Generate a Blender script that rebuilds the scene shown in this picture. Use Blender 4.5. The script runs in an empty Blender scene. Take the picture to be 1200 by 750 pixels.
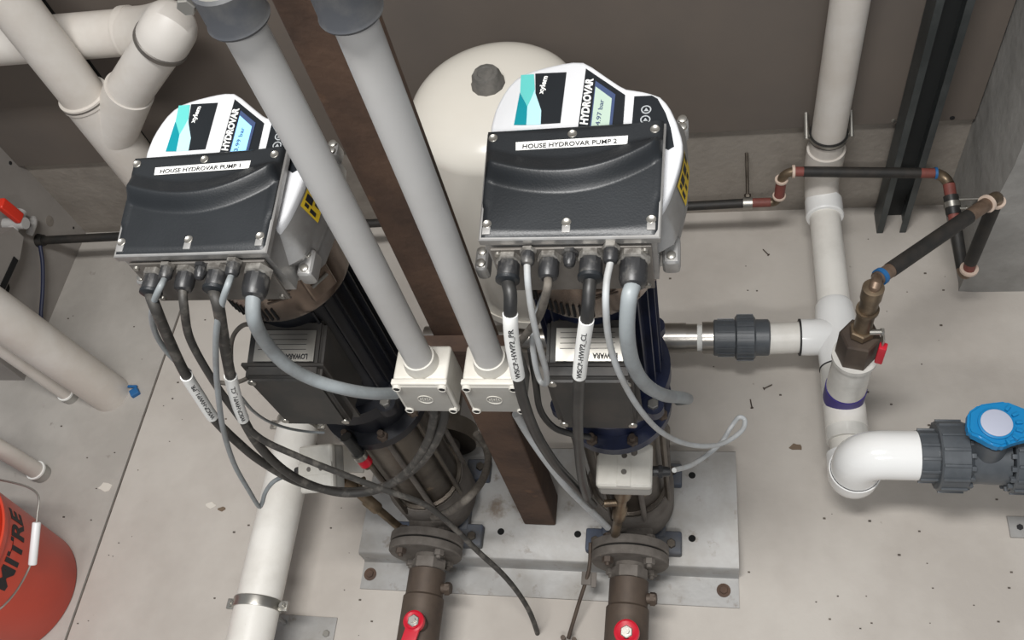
import bpy, bmesh, math, random
from mathutils import Vector as V, Matrix
random.seed(7)
PI = math.pi
S = bpy.context.scene
COL = S.collection

# ------------------------------------------------------------------ camera
M3 = Matrix(((0.97967969, 0.09708119, -0.17550766),
             (0.00966531, 0.85118338, 0.52477942),
             (0.20033541, -0.51581208, 0.83294875)))      # world -> camera axes
FOC, EYE = 1075.716, V((0, 0, 2.2))
cam = bpy.data.objects.new('camera', bpy.data.cameras.new('camera'))
COL.objects.link(cam)
cam.matrix_world = Matrix.Translation(EYE) @ M3.transposed().to_4x4()
cam.data.sensor_width = 36; cam.data.lens = FOC / 1200 * 36
cam.data.clip_start = 0.05
S.camera = cam
# ------------------------------------------------------------------ world, lamps, exposure
S.view_settings.view_transform = 'Standard'; S.view_settings.look = 'None'
S.view_settings.exposure = 0.0; S.view_settings.gamma = 1
w = bpy.data.worlds.new('room_ambience'); S.world = w; w.use_nodes = True
w.node_tree.nodes['Background'].inputs[0].default_value = (0.80, 0.84, 0.90, 1)
w.node_tree.nodes['Background'].inputs[1].default_value = 0.34
def area_lamp(name, loc, size, power, rot=(0, 0, 0), col=(1, 0.985, 0.965)):
    l = bpy.data.lights.new(name, 'AREA'); l.shape = 'RECTANGLE'; l.size, l.size_y = size
    l.energy = power; l.color = col
    o = bpy.data.objects.new(name, l); COL.objects.link(o); o.location = loc; o.rotation_euler = rot
    return o
area_lamp('ceiling_tube_and_fill_light', (-0.40, 0.25, 3.5), (1.2, 0.3), 88)
area_lamp('ceiling_tube_and_fill_light', (0.1, -1.5, 3.4), (1.3, 0.3), 46)  # added fill lamp behind the camera, brightens the gland plates and front faces

# ------------------------------------------------------------------ helpers
def locate(u, v, x=None, y=None, z=None):
    """point of the room seen at a pixel of the 1200x750 photograph, on a known plane"""
    d = M3.transposed() @ V(((u - 600) / FOC, -(v - 375) / FOC, -1))
    t = (z - 2.2) / d.z if z is not None else (y / d.y if y is not None else x / d.x)
    return EYE + d * t
def L(u, v, **k): return locate(u, v, **k)
def srgb(c):
    return tuple(((x / 255 + 0.055) / 1.055) ** 2.4 if x / 255 > 0.04045 else x / 255 / 12.92 for x in c) + (1,)
def mat(name, c, rough=0.5, metal=0.0, c2=None, scale=8, bump=0.0, bscale=60, spec=0.5, lo=0.42, hi=0.62, c3=None, s3=90,
        lo3=0.66, hi3=0.72, coat=0, emit=0, trans=0, stretch=None, detail=5):
    m = bpy.data.materials.new(name); m.use_nodes = True
    nt = m.node_tree; N = nt.nodes; K = nt.links; b = N['Principled BSDF']
    b.inputs['Roughness'].default_value = rough; b.inputs['Metallic'].default_value = metal
    b.inputs['Specular IOR Level'].default_value = spec; b.inputs['Coat Weight'].default_value = coat
    b.inputs['Transmission Weight'].default_value = trans
    b.inputs['Base Color'].default_value = srgb(c)
    tc = N.new('ShaderNodeTexCoord'); mp = N.new('ShaderNodeMapping')
    K.new(tc.outputs['Object'], mp.inputs[0])
    if stretch: mp.inputs['Scale'].default_value = stretch
    out = None
    def layer(prev, col, sc, l, h, seed):
        n = N.new('ShaderNodeTexNoise'); n.inputs['Scale'].default_value = sc; n.inputs['Detail'].default_value = detail
        n.noise_dimensions = '4D'; n.inputs['W'].default_value = seed
        n.inputs['Roughness'].default_value = 0.62
        K.new(mp.outputs[0], n.inputs['Vector'])
        r = N.new('ShaderNodeMapRange'); r.inputs[1].default_value = l; r.inputs[2].default_value = h
        K.new(n.outputs[0], r.inputs[0])
        x = N.new('ShaderNodeMix'); x.data_type = 'RGBA'
        K.new(r.outputs[0], x.inputs[0])
        if prev is None: x.inputs[6].default_value = srgb(c)
        else: K.new(prev, x.inputs[6])
        x.inputs[7].default_value = srgb(col)
        return x.outputs[2]
    if c2: out = layer(out, c2, scale, lo, hi, 1.3)
    if c3: out = layer(out, c3, s3, lo3, hi3, 4.7)
    if out is not None: K.new(out, b.inputs['Base Color'])
    if bump:
        n = N.new('ShaderNodeTexNoise'); n.inputs['Scale'].default_value = bscale; n.inputs['Detail'].default_value = 6
        K.new(mp.outputs[0], n.inputs['Vector'])
        q = N.new('ShaderNodeBump'); q.inputs['Strength'].default_value = bump; q.inputs['Distance'].default_value = 0.004
        K.new(n.outputs[0], q.inputs['Height']); K.new(q.outputs[0], b.inputs['Normal'])
    if emit:
        b.inputs['Emission Color'].default_value = srgb(c); b.inputs['Emission Strength'].default_value = emit
    return m
def empty(name, label, cat, loc=(0, 0, 0), group=None):
    o = bpy.data.objects.new(name, None); COL.objects.link(o); o.location = loc
    o.empty_display_size = 0.05
    tag(o, label, cat, group); return o
def tag(o, label, cat, group=None):
    o['label'] = label; o['category'] = cat
    if group: o['group'] = group
    return o
def obj(name, bm, m, parent=None, angle=35, label=None, flat=False, kind=None):
    if isinstance(bm, bmesh.types.BMesh):
        bmesh.ops.recalc_face_normals(bm, faces=bm.faces)
        me = bpy.data.meshes.new(name); bm.to_mesh(me); bm.free()
    else: me = bm
    if not flat:
        me.polygons.foreach_set('use_smooth', [True] * len(me.polygons))
        me.set_sharp_from_angle(angle=math.radians(angle))
    me.materials.append(m)
    o = bpy.data.objects.new(name, me); COL.objects.link(o)
    if parent:
        o.parent = parent
        rt = parent
        off = V((0, 0, 0))
        while rt: off += rt.location; rt = rt.parent
        me.transform(Matrix.Translation(-off))
    else:                                                     # origin at the base of the thing
        c = V((0, 0, 0))
        xs = [v.co for v in me.vertices]
        c = V(((min(p.x for p in xs) + max(p.x for p in xs)) / 2, (min(p.y for p in xs) + max(p.y for p in xs)) / 2, min(p.z for p in xs)))
        me.transform(Matrix.Translation(-c)); o.location = c
    if label: o['label'] = label
    if kind: o['kind'] = kind
    return o
def NB(): return bmesh.new()
def basis(d, ref=None):
    d = d.normalized()
    r = ref or (V((0, 0, 1)) if abs(d.z) < 0.9 else V((1, 0, 0)))
    a = r.cross(d).normalized(); b = d.cross(a)
    return a, b, d
def box(bm, c, s, ax=None, bev=0.0):
    """box with centre c, full size s, optional axes"""
    ax = ax or (V((1, 0, 0)), V((0, 1, 0)), V((0, 0, 1)))
    b2 = bmesh.new(); bmesh.ops.create_cube(b2, size=1)
    bmesh.ops.scale(b2, vec=V(s), verts=b2.verts)
    if bev: bmesh.ops.bevel(b2, geom=list(b2.edges), offset=bev, segments=3, profile=0.6, affect='EDGES')
    m = Matrix((ax[0], ax[1], ax[2])).transposed().to_4x4(); m.translation = V(c)
    b2.transform(m); join(bm, b2)
def join(bm, b2):
    me = bpy.data.meshes.new('tmp'); b2.to_mesh(me); b2.free(); bm.from_mesh(me); bpy.data.meshes.remove(me)
def rings(bm, rs, closed=False, cap=True):
    vs = [[bm.verts.new(p) for p in r] for r in rs]
    n = len(vs[0]); m = len(vs)
    for i in range(m if closed else m - 1):
        a, b = vs[i], vs[(i + 1) % m]
        for k in range(n):
            bm.faces.new((a[k], a[(k + 1) % n], b[(k + 1) % n], b[k]))
    if cap and not closed:
        bm.faces.new(vs[0][::-1]); bm.faces.new(vs[-1])
def lathe(bm, p, d, prof, n=32, cap=True, ref=None, ph=0):
    """prof: list of (distance along d, radius)"""
    p = V(p); a, b, dd = basis(V(d), ref)
    rings(bm, [[p + dd * t + (a * math.cos(2 * PI * k / n + ph) + b * math.sin(2 * PI * k / n + ph)) * r for k in range(n)] for t, r in prof], cap=cap)
def rod(bm, p, q, r, n=24, r2=None):
    p = V(p); q = V(q); lathe(bm, p, q - p, [(0, r), ((q - p).length, r if r2 is None else r2)], n)
def smooth(pts, step=6):
    P = [V(p) for p in pts]
    P = [P[0] * 2 - P[1]] + P + [P[-1] * 2 - P[-2]]
    out = []
    for i in range(1, len(P) - 2):
        p0, p1, p2, p3 = P[i - 1:i + 3]
        for k in range(step):
            t = k / step
            out.append(0.5 * ((2 * p1) + (p2 - p0) * t + (2 * p0 - 5 * p1 + 4 * p2 - p3) * t * t + (3 * p1 - p0 - 3 * p2 + p3) * t ** 3))
    out.append(P[-2]); return out
def frames(path):
    fr = []; a = None
    for i, p in enumerate(path):
        t = (path[min(i + 1, len(path) - 1)] - path[max(i - 1, 0)]).normalized()
        if a is None: a, _, _ = basis(t)
        a = (a - t * a.dot(t)).normalized(); fr.append((p, t, a, t.cross(a)))
    return fr
def tube(bm, path, r, n=12, cap=True):
    rr = r if callable(r) else (lambda s: r)
    fr = frames(path); m = max(1, len(fr) - 1)
    rings(bm, [[p + (a * math.cos(2 * PI * k / n) + b * math.sin(2 * PI * k / n)) * rr(i / m) for k in range(n)] for i, (p, t, a, b) in enumerate(fr)], cap=cap)
def prism(bm, pts, off):
    """closed polygon pts extruded by vector off"""
    a = [bm.verts.new(p) for p in pts]; b = [bm.verts.new(V(p) + off) for p in pts]
    n = len(a); bm.faces.new(a[::-1]); bm.faces.new(b)
    for k in range(n): bm.faces.new((a[k], a[(k + 1) % n], b[(k + 1) % n], b[k]))
def arc(c, p, q, n=8):
    """bend from p to q about corner c as quadratic curve"""
    p, q, c = V(p), V(q), V(c)
    return [p * (1 - t) ** 2 + c * 2 * t * (1 - t) + q * t * t for t in [k / n for k in range(n + 1)]]
def hexnut(bm, p, d, r, h, bev=True):
    lathe(bm, p, d, [(0, r), (h * 0.85, r), (h, r * 0.88)] if bev else [(0, r), (h, r)], 6)
def text_mesh(s, size, bold=0.0, shear=0.0, ax='LEFT'):
    cu = bpy.data.curves.new('t', 'FONT'); cu.body = s; cu.size = size; cu.offset = bold; cu.shear = shear
    cu.align_x = ax; cu.align_y = 'CENTER'; cu.extrude = 0.0003; cu.resolution_u = 3
    o = bpy.data.objects.new('t', cu); COL.objects.link(o)
    me = bpy.data.meshes.new_from_object(o.evaluated_get(bpy.context.evaluated_depsgraph_get()))
    bpy.data.objects.remove(o); bpy.data.curves.remove(cu)
    me.materials.clear(); return me
def flat_text(name, s, p, q, height, normal, m, parent, bold=0.0, shear=0.0, gap=0.0004):
    """lettering running from p to q, cap height given, lying on the surface with this normal"""
    p, q = V(p), V(q); r = (q - p); ln = r.length; r.normalize()
    n = V(normal).normalized(); n = (n - r * n.dot(r)).normalized(); u = n.cross(r)
    me = text_mesh(s, height / 0.70, bold, shear)
    xs = [v.co.x for v in me.vertices]; x0, x1 = min(xs), max(xs); k = ln / (x1 - x0)
    for v in me.vertices:
        c = v.co.copy(); v.co = p + r * ((c.x - x0) * k) + u * c.y + n * (c.z + gap)
    return obj(name, me, m, parent, flat=True)
def path_text(name, s, path, s0, r, height, nref, m, parent, length):
    """lettering wrapped on a tube, running along the path"""
    me = text_mesh(s, height / 0.70, 0.0)
    xs = [v.co.x for v in me.vertices]; x0, x1 = min(xs), max(xs); k = length / (x1 - x0)
    cum = [0]
    for i in range(1, len(path)): cum.append(cum[-1] + (path[i] - path[i - 1]).length)
    for v in me.vertices:
        t = s0 + (v.co.x - x0) * k; i = 0
        while i < len(cum) - 2 and cum[i + 1] < t: i += 1
        f = (t - cum[i]) / (cum[i + 1] - cum[i]); P = path[i].lerp(path[i + 1], f)
        i0 = max(i - 1, 0); i1 = min(i + 2, len(path) - 1)
        T = (path[i1] - path[i0]).normalized()
        N = (nref - T * nref.dot(T)).normalized(); U = N.cross(T); th = v.co.y / r
        v.co = P + (N * math.cos(th) + U * math.sin(th)) * (r + 0.0004 + v.co.z)
    return obj(name, me, m, parent, flat=True)

# ------------------------------------------------------------------ materials
m_floor = mat('worn_painted_concrete_floor', (186, 180, 172), 0.75, c2=(172, 165, 157), scale=2.2, c3=(128, 118, 108), s3=26, lo3=0.70, hi3=0.78, bump=0.25, bscale=40)
m_floor2 = mat('greyer_worn_concrete_floor', (178, 173, 166), 0.8, c2=(162, 157, 150), scale=2.6, c3=(120, 112, 104), s3=22, lo3=0.66, hi3=0.76, bump=0.3, bscale=36)
m_joint = mat('dirty_joint_filler', (96, 88, 80), 0.95, c2=(70, 64, 58), scale=30)
m_panel = mat('dark_grey_brown_wall_panel', (106, 97, 89), 0.7, c2=(98, 91, 85), scale=1.5, bump=0.05)
m_upst = mat('grey_concrete_upstand', (146, 139, 130), 0.9, c2=(128, 121, 113), scale=5, c3=(92, 84, 76), s3=20, lo3=0.68, hi3=0.74, bump=0.5)
m_column = mat('rough_raw_concrete', (150, 148, 144), 0.92, c2=(132, 130, 126), scale=5, c3=(158, 154, 148), s3=14, lo3=0.66, hi3=0.74, bump=0.9, bscale=22)
m_sheet = mat('pale_grey_wall_sheet', (150, 145, 140), 0.7, c2=(138, 133, 128), scale=3)
m_pvc = mat('white_pressure_pipe', (226, 223, 216), 0.35, c2=(214, 210, 202), scale=9, c3=(190, 180, 168), s3=60, lo3=0.70, hi3=0.76)
m_gloss = mat('glossy_white_fitting', (234, 234, 232), 0.15, coat=0.4)
m_dwv = mat('off_white_drain_pipe', (212, 207, 200), 0.45, c2=(202, 195, 186), scale=6, c3=(158, 148, 138), s3=40, lo3=0.70, hi3=0.78)
m_cond = mat('grey_electrical_conduit', (184, 183, 181), 0.45, c2=(175, 173, 170), scale=4)
m_boxg = mat('pale_grey_junction_plastic', (200, 197, 189), 0.5, c2=(184, 180, 170), scale=10, c3=(120, 110, 96), s3=80, lo3=0.70, hi3=0.76)
m_lidg = mat('grey_box_lid_plastic', (158, 156, 150), 0.55, c2=(150, 146, 138), scale=12)
m_rust = mat('rusty_brown_steel', (98, 76, 62), 0.75, 0.25, c2=(74, 58, 49), scale=7, c3=(128, 96, 72), s3=16, lo3=0.62, hi3=0.74, bump=0.4)
m_plate = mat('galvanised_base_plate', (158, 157, 155), 0.5, 0.4, c2=(142, 139, 134), scale=6, c3=(112, 101, 90), s3=20, lo3=0.58, hi3=0.72, bump=0.1)
m_steel = mat('brushed_stainless_steel', (172, 168, 162), 0.28, 0.95, c2=(150, 144, 137), scale=5)
m_dsteel = mat('grimy_stainless_steel', (104, 97, 88), 0.42, 0.75, c2=(74, 67, 60), scale=9, c3=(132, 116, 96), s3=20)
m_shield = mat('bronze_tinted_fan_cover', (132, 116, 104), 0.25, 0.75, c2=(104, 92, 84), scale=8)
m_zinc = mat('zinc_screw', (168, 165, 158), 0.35, 0.85)
m_iron = mat('dusty_grey_cast_iron', (112, 106, 100), 0.75, 0.3, c2=(92, 86, 80), scale=14, c3=(134, 122, 108), s3=40, bump=0.3)
m_bronze = mat('dull_bronze_valve', (86, 74, 64), 0.6, 0.35, c2=(72, 62, 55), scale=14, c3=(132, 88, 58), s3=12, lo3=0.68, hi3=0.8)
m_brass = mat('aged_brass', (128, 112, 92), 0.4, 0.7, c2=(92, 80, 66), scale=20)
m_navy = mat('navy_blue_motor_paint', (30, 38, 66), 0.42, c2=(22, 27, 44), scale=10)
m_navyd = mat('near_black_motor_paint', (14, 17, 26), 0.5, c2=(16, 17, 22), scale=10)
m_tbox = mat('dark_grey_terminal_box', (46, 45, 43), 0.55, c2=(58, 54, 50), scale=20)
m_blue = mat('blue_cast_foot', (72, 80, 96), 0.6, c2=(92, 92, 92), scale=12)
m_hw = mat('white_controller_plastic', (214, 215, 217), 0.32)
m_alu = mat('cast_aluminium', (168, 167, 165), 0.42, 0.55, c2=(156, 154, 151), scale=30)
m_gpl = mat('gland_plate_metal', (128, 124, 119), 0.5, 0.6, c2=(112, 107, 101), scale=14)
m_black = mat('black_cover_plastic', (27, 30, 33), 0.42, c2=(31, 34, 37), scale=12, bump=0.08, bscale=400)
m_blk = mat('black_print', (24, 28, 32), 0.35)
m_gland = mat('dusty_black_gland', (40, 40, 41), 0.4, c2=(84, 82, 79), scale=60, lo=0.5, hi=0.68)
m_gnut = mat('dull_grey_gland_nut', (158, 155, 149), 0.4, 0.5, c2=(104, 100, 95), scale=60)
m_cgr = mat('grey_cable_sheath', (142, 148, 150), 0.45, c2=(128, 132, 133), scale=20)
m_cgr2 = mat('pale_grey_cable_sheath', (172, 175, 176), 0.45, c2=(160, 160, 158), scale=20)
m_cdirt = mat('dusty_grey_cable', (104, 98, 90), 0.75, c2=(78, 73, 67), scale=50)
m_cblk = mat('black_cable_sheath', (30, 30, 30), 0.45, c2=(48, 47, 45), scale=24)
m_cblk2 = mat('dusty_black_cable', (54, 52, 49), 0.6, c2=(96, 92, 86), scale=40, lo=0.5, hi=0.66)
m_white = mat('white_label', (236, 236, 232), 0.5)
m_ink = mat('black_ink', (28, 28, 30), 0.6)
m_teal = mat('dark_teal_print', (0, 134, 146), 0.35)
m_mint = mat('mint_print', (96, 192, 186), 0.35)
m_pale = mat('pale_cyan_print', (176, 218, 228), 0.35)
m_lcdg = mat('green_grey_display', (168, 186, 172), 0.3, emit=0.25)
m_lcdb = mat('lit_blue_display', (136, 196, 240), 0.3, emit=0.75)
m_lcdf = mat('display_frame', (64, 78, 112), 0.3)
m_btn = mat('button_ring', (170, 174, 176), 0.4)
m_yel = mat('yellow_warning_sticker', (200, 170, 44), 0.5)
m_tank = mat('cream_tank_paint', (226, 221, 210), 0.25, c2=(220, 214, 202), scale=2, coat=0.3)
m_ins = mat('black_pipe_insulation', (34, 33, 31), 0.6, c2=(46, 42, 38), scale=30)
m_cop = mat('oxide_red_coated_pipe', (128, 68, 60), 0.6, c2=(110, 60, 52), scale=30)
m_copper = mat('dull_copper', (128, 108, 92), 0.45, 0.5, c2=(104, 86, 72), scale=30)
m_pink = mat('pale_pink_washer', (204, 184, 168), 0.6)
m_union = mat('dark_grey_union_plastic', (74, 78, 82), 0.38, c2=(82, 86, 90), scale=30)
m_bval = mat('bright_blue_handle', (14, 122, 178), 0.35)
m_disc = mat('pale_lilac_cap', (176, 180, 196), 0.45)
m_red = mat('red_handle', (192, 26, 46), 0.35)
m_redo = mat('orange_red_handle', (226, 56, 36), 0.4)
m_orange = mat('orange_bucket_plastic', (206, 66, 40), 0.38, c2=(196, 60, 38), scale=4)
m_clear = mat('translucent_reducer', (212, 210, 204), 0.2, c2=(200, 198, 192), scale=16, coat=0.5)
m_purple = mat('purple_primer', (52, 40, 120), 0.5)
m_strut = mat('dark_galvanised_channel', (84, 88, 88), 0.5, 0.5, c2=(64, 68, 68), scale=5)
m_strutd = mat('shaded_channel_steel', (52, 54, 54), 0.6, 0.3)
m_rubber = mat('dark_rubber_coupling', (66, 68, 72), 0.5, c2=(84, 84, 84), scale=20)
m_bluec = mat('blue_plastic', (34, 96, 150), 0.5)
m_hole = mat('dark_void', (12, 12, 12), 0.9)
m_wpl = mat('white_grip_plastic', (230, 230, 230), 0.4)
m_plast = mat('plaster_flake', (206, 200, 190), 0.9)
m_leaf = mat('dry_brown_leaf', (112, 96, 80), 0.9)

# ------------------------------------------------------------------ the setting
fl = bpy.data.objects.new('floor', None); COL.objects.link(fl); fl['kind'] = 'structure'
JX = -1.598
def jx(y): return JX - 0.013 * (1.18 - y)
bm = NB()
prism(bm, [(jx(-1.2) + 0.004, -1.2, -0.1), (2.2, -1.2, -0.1), (2.2, 2.0, -0.1), (jx(2.0) + 0.004, 2.0, -0.1)], V((0, 0, 0.1)))
obj('slab', bm, m_floor, fl, flat=True)
bm = NB()
prism(bm, [(-3.4, -1.2, -0.1), (jx(-1.2) - 0.004, -1.2, -0.1), (jx(2.0) - 0.004, 2.0, -0.1), (-3.4, 2.0, -0.1)], V((0, 0, 0.1)))
obj('slab', bm, m_floor2, fl, flat=True)
bm = NB(); box(bm, (JX - 0.01, 0.4, -0.012), (0.05, 3.2, 0.012)); obj('joint_filler', bm, m_joint, fl, flat=True)

wb = bpy.data.objects.new('wall_back', None); COL.objects.link(wb); wb['kind'] = 'structure'
bm = NB(); box(bm, (0, 1.80, 0.5), (4.6, 0.14, 1.3)); obj('concrete_upstand', bm, m_upst, wb, flat=True)
XJ = locate(83, 48, y=1.712).x
for x0, x1 in ((-2.05, XJ - 0.012), (XJ + 0.012, 0.675)):
    bm = NB(); box(bm, ((x0 + x1) / 2, 1.721, 1.445), (x1 - x0, 0.018, 2.17), bev=0.002)
    obj('panel', bm, m_panel, wb, flat=True)
bm = NB(); box(bm, (XJ, 1.726, 1.445), (0.03, 0.006, 2.17)); obj('dark_joint', bm, m_hole, wb, flat=True)
for u, v in ((1116, 138), (1047, 141)):
    p = locate(u, v, y=1.712); bm = NB(); lathe(bm, p + V((0, 0.002, 0)), (0, -1, 0), [(0, 0.006), (0.004, 0.006), (0.005, 0.003)], 10)
    obj('screw', bm, m_ink if u > 1100 else m_zinc, wb)
wl = bpy.data.objects.new('wall_left', None); COL.objects.link(wl); wl['kind'] = 'structure'
bm = NB(); box(bm, (-2.10, 1.445, 1.2), (0.10, 0.57, 2.6)); obj('wall_sheet', bm, m_sheet, wl, flat=True)
for u, v, r in ((58, 259, 0.018), (12, 191, 0.006), (86, 267, 0.004)):
    p = locate(u, v, x=-2.05); bm = NB(); lathe(bm, p + V((-0.001, 0, 0)), (1, 0, 0), [(0, r), (0.0022, r), (0.0026, r * 0.7)], 16)
    obj('filled_hole', bm, m_upst if r > 0.01 else m_ink, wl)
bm = NB()
prism(bm, [(-2.0495, 1.15, 0.16), (-2.0495, 1.37, 0.20), (-2.0495, 1.46, 0.30), (-2.0495, 1.47, 0.42), (-2.0495, 1.40, 0.52), (-2.0495, 1.15, 0.6)], V((0.002, 0, 0)))
obj('dark_opening', bm, m_hole, wl, flat=True)
wr = bpy.data.objects.new('wall_right', None); COL.objects.link(wr); wr['kind'] = 'structure'
bm = NB()
RCX, RCY = 0.678, 1.435
N1 = 26
vs = {}
random.seed(3)
for i in range(N1 + 1):            # front face, roughened near the corner
    for j in range(3):
        z = i * 2.6 / N1; x = RCX + (0, 0.04, 1.5)[j]
        jit = random.uniform(-0.006, 0.004) if j == 0 else 0
        vs[i, j] = bm.verts.new((x + jit, RCY + (abs(jit) if j == 0 else 0), z))
    vs[i, -1] = bm.verts.new((RCX + random.uniform(-0.003, 0.003), RCY + 0.03, z)); vs[i, -2] = bm.verts.new((RCX, 1.75, z))
for i in range(N1):
    for a, b in ((-2, -1), (-1, 0), (0, 1), (1, 2)):
        bm.faces.new((vs[i, a], vs[i, b], vs[i + 1, b], vs[i + 1, a]))
obj('concrete_column', bm, m_column, wr, angle=20)
p = locate(1192, 12, y=1.43)
bm = NB()
prism(bm, [V((max(RCX + 0.004, p.x + 0.012 + dx), 1.429, p.z + dz)) for dx, dz in ((-0.02, 0.1), (-0.022, 0.03), (-0.012, 0.0), (-0.005, -0.02), (0.01, -0.028), (0.04, -0.04), (0.1, 0.02), (0.1, 0.1))], V((0, 0.008, 0)))
obj('spalled_patch', bm, m_column, wr, flat=True)

# steel channel up the back wall
bm = NB()
p0, p1 = locate(1052, 236, y=1.655), locate(1110, 0, y=1.655)
cx = p0.x
for dx in (-0.036, 0.036): box(bm, (cx + dx, 1.672, 1.25), (0.005, 0.07, 2.5))
for dx in (-0.03, 0.03): box(bm, (cx + dx, 1.6385, 1.25), (0.016, 0.004, 2.5))
st = empty('steel_channel', 'dark galvanised open steel channel standing against the back wall near the concrete column', 'channel', (cx, 1.672, 0))
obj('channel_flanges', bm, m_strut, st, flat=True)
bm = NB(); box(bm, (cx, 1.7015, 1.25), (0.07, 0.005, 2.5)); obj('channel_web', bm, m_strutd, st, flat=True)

# ------------------------------------------------------------------ base plate
bx0, bx1, by0, by1, bz = -0.838, 0.083, 0.648, 0.942, 0.06
pl = empty('base_plate', 'folded galvanised steel base plate carrying both pumps', 'plate', ((bx0 + bx1) / 2, by0, 0))
bm = NB()
prof = [(0.575, 0.0), (0.575, 0.006), (by0 - 0.006, 0.006), (by0 - 0.002, 0.012), (by0 - 0.002, bz - 0.006), (by0 + 0.004, bz), (by1 - 0.004, bz), (by1, bz - 0.005), (by1, 0.0),
        (by1 - 0.006, 0), (by1 - 0.006, bz - 0.008), (by0 + 0.006, bz - 0.008), (by0 + 0.006, 0.0)]
prism(bm, [(bx0, y, z) for y, z in prof], V((bx1 - bx0, 0, 0)))
obj('folded_sheet', bm, m_plate, pl, angle=50)
for u, v in ((811, 557), (811, 631), (677, 626), (587, 623), (467, 619)):
    p = locate(u, v, z=bz); bm = NB(); lathe(bm, p + V((0, 0, -0.001)), (0, 0, 1), [(0, 0.0085), (0.0016, 0.0085)], 16)
    obj('bolt_hole', bm, m_hole, pl)
for u, v in ((848, 692), (434, 673)):
    p = locate(u, v, z=0.006); bm = NB(); lathe(bm, p, (0, 0, 1), [(0, 0.016), (0.002, 0.016), (0.003, 0.012)], 20); hexnut(bm, p + V((0, 0, 0.002)), (0, 0, 1), 0.010, 0.006)
    obj('rusty_anchor_bolt', bm, m_rust, pl, label='rusty brown anchor bolt')

# ------------------------------------------------------------------ post and crossbar
PX0, PX1, PY0, PY1 = -0.425, -0.347, 0.735, 0.813
po = empty('steel_post', 'rusty brown square steel post rising between the two pumps', 'post', ((PX0 + PX1) / 2, PY0, bz))
bm = NB(); box(bm, ((PX0 + PX1) / 2, (PY0 + PY1) / 2, (bz + 2.6) / 2 + 0.003), (PX1 - PX0, PY1 - PY0, 2.6 - bz), bev=0.005)
obj('square_tube', bm, m_rust, po, angle=50)
bm = NB(); box(bm, (-0.365, 0.7195, locate(500, 404, y=0.72).z), (0.155, 0.030, 0.010)); obj('cross_bar', bm, m_rust, po, flat=True)

# ------------------------------------------------------------------ junction boxes and conduits
def junction(pc, lab):
    w, dp, hh = 0.083, 0.066, 0.088; yf = 0.605; zt = locate(491, 450, y=yf).z; yc = yf + 0.008 + (dp - 0.008) / 2
    xc = locate(*pc, z=zt).x
    t = empty('junction_box', lab, 'junction box', (xc, yc, zt - hh), 'junction boxes on the post')
    bm = NB(); box(bm, (xc, yc, zt - hh / 2), (w, dp - 0.008, hh), bev=0.005); obj('body', bm, m_boxg, t, angle=40)
    bm = NB(); box(bm, (xc, yf + 0.004, zt - hh / 2), (w + 0.003, 0.010, hh + 0.003), bev=0.003); obj('lid_rim', bm, m_boxg, t, angle=40)
    bm = NB(); box(bm, (xc, yf - 0.0015, zt - hh / 2), (w - 0.008, 0.003, hh - 0.010), bev=0.001); lid = obj('lid', bm, m_lidg, t, angle=40, label='grey square lid with a small oval emblem')
    c = V((xc, yf - 0.003, zt - hh / 2))
    bm = NB(); tube(bm, [c + V((0.0115 * math.cos(a), -0.0004, 0.012 * math.sin(a))) for a in [2 * PI * k / 32 for k in range(33)]], 0.0008, 6)
    obj('oval_emblem', bm, m_boxg, lid)
    for k in range(5):
        bm = NB(); h = 0.004 + 0.004 * (k % 2)
        box(bm, c + V((-0.007 + 0.0035 * k, -0.0004, 0)), (0.0014, 0.001, h)); obj('emblem_stroke', bm, m_boxg, lid)
    for sx in (-1, 1):
        for sz in (-1, 1):
            p = V((xc + sx * (w / 2 - 0.0065), yf - 0.001, zt - hh / 2 + sz * (hh / 2 - 0.008)))
            bm = NB(); lathe(bm, p, (0, -1, 0), [(0, 0.0070), (0.004, 0.0070), (0.005, 0.0058), (0.003, 0.004)], 18); q = obj('screw_boss', bm, m_boxg, t)
            bm = NB(); lathe(bm, p, (0, -1, 0), [(0, 0.0040), (0.0046, 0.0040)], 14); obj('screw_recess', bm, m_hole, q)
    bm = NB(); box(bm, (xc + 0.006, yc, zt - hh - 0.003), (0.022, 0.02, 0.008), bev=0.002); obj('bottom_knockout', bm, m_boxg, t)
    cy = yc - 0.002
    bm = NB(); lathe(bm, (xc, cy, zt - 0.004), (0, 0, 1), [(0, 0.0270), (0.010, 0.0262), (0.022, 0.0238), (0.024, 0.0238), (0.024, 0.019)], 32); obj('spigot', bm, m_boxg, t)
    return V((xc, cy, zt + 0.018))
jb1 = junction((493.5, 430), 'pale grey square junction box with cable entering its left side, left of the pair')
jb2 = junction((575.5, 430), 'pale grey square junction box, right of the pair, behind the labelled black cable')
print('JB', jb1, jb2)
def conduit(p, lab, ztop, clab):
    t = empty('conduit', lab, 'conduit', p)
    bm = NB(); lathe(bm, p, (0, 0, 1), [(0, 0.0212), (2.3 - p.z, 0.0212)], 32); obj('pipe', bm, m_cond, t)
    bm = NB(); c = V((p.x, p.y, ztop))
    lathe(bm, c, (0, 0, 1), [(0, 0.0213), (0, 0.0290), (0.003, 0.0305), (0.006, 0.0290), (0.040, 0.0290), (0.043, 0.0265)], 36); obj('rubber_collar', bm, m_rubber, t, label='dark rubber coupling')
    bm = NB(); lathe(bm, c + V((0, 0, 0.041)), (0, 0, 1), [(0, 0.0265), (0.5, 0.0265)], 32); obj('upper_pipe', bm, m_boxg, t, label='wider pale upper pipe')
    return t
z1 = locate(280, 24, y=jb1.y).z
c1 = conduit(jb1, 'vertical grey conduit passing in front of the left controller', z1, '')
bm = NB()
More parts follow.
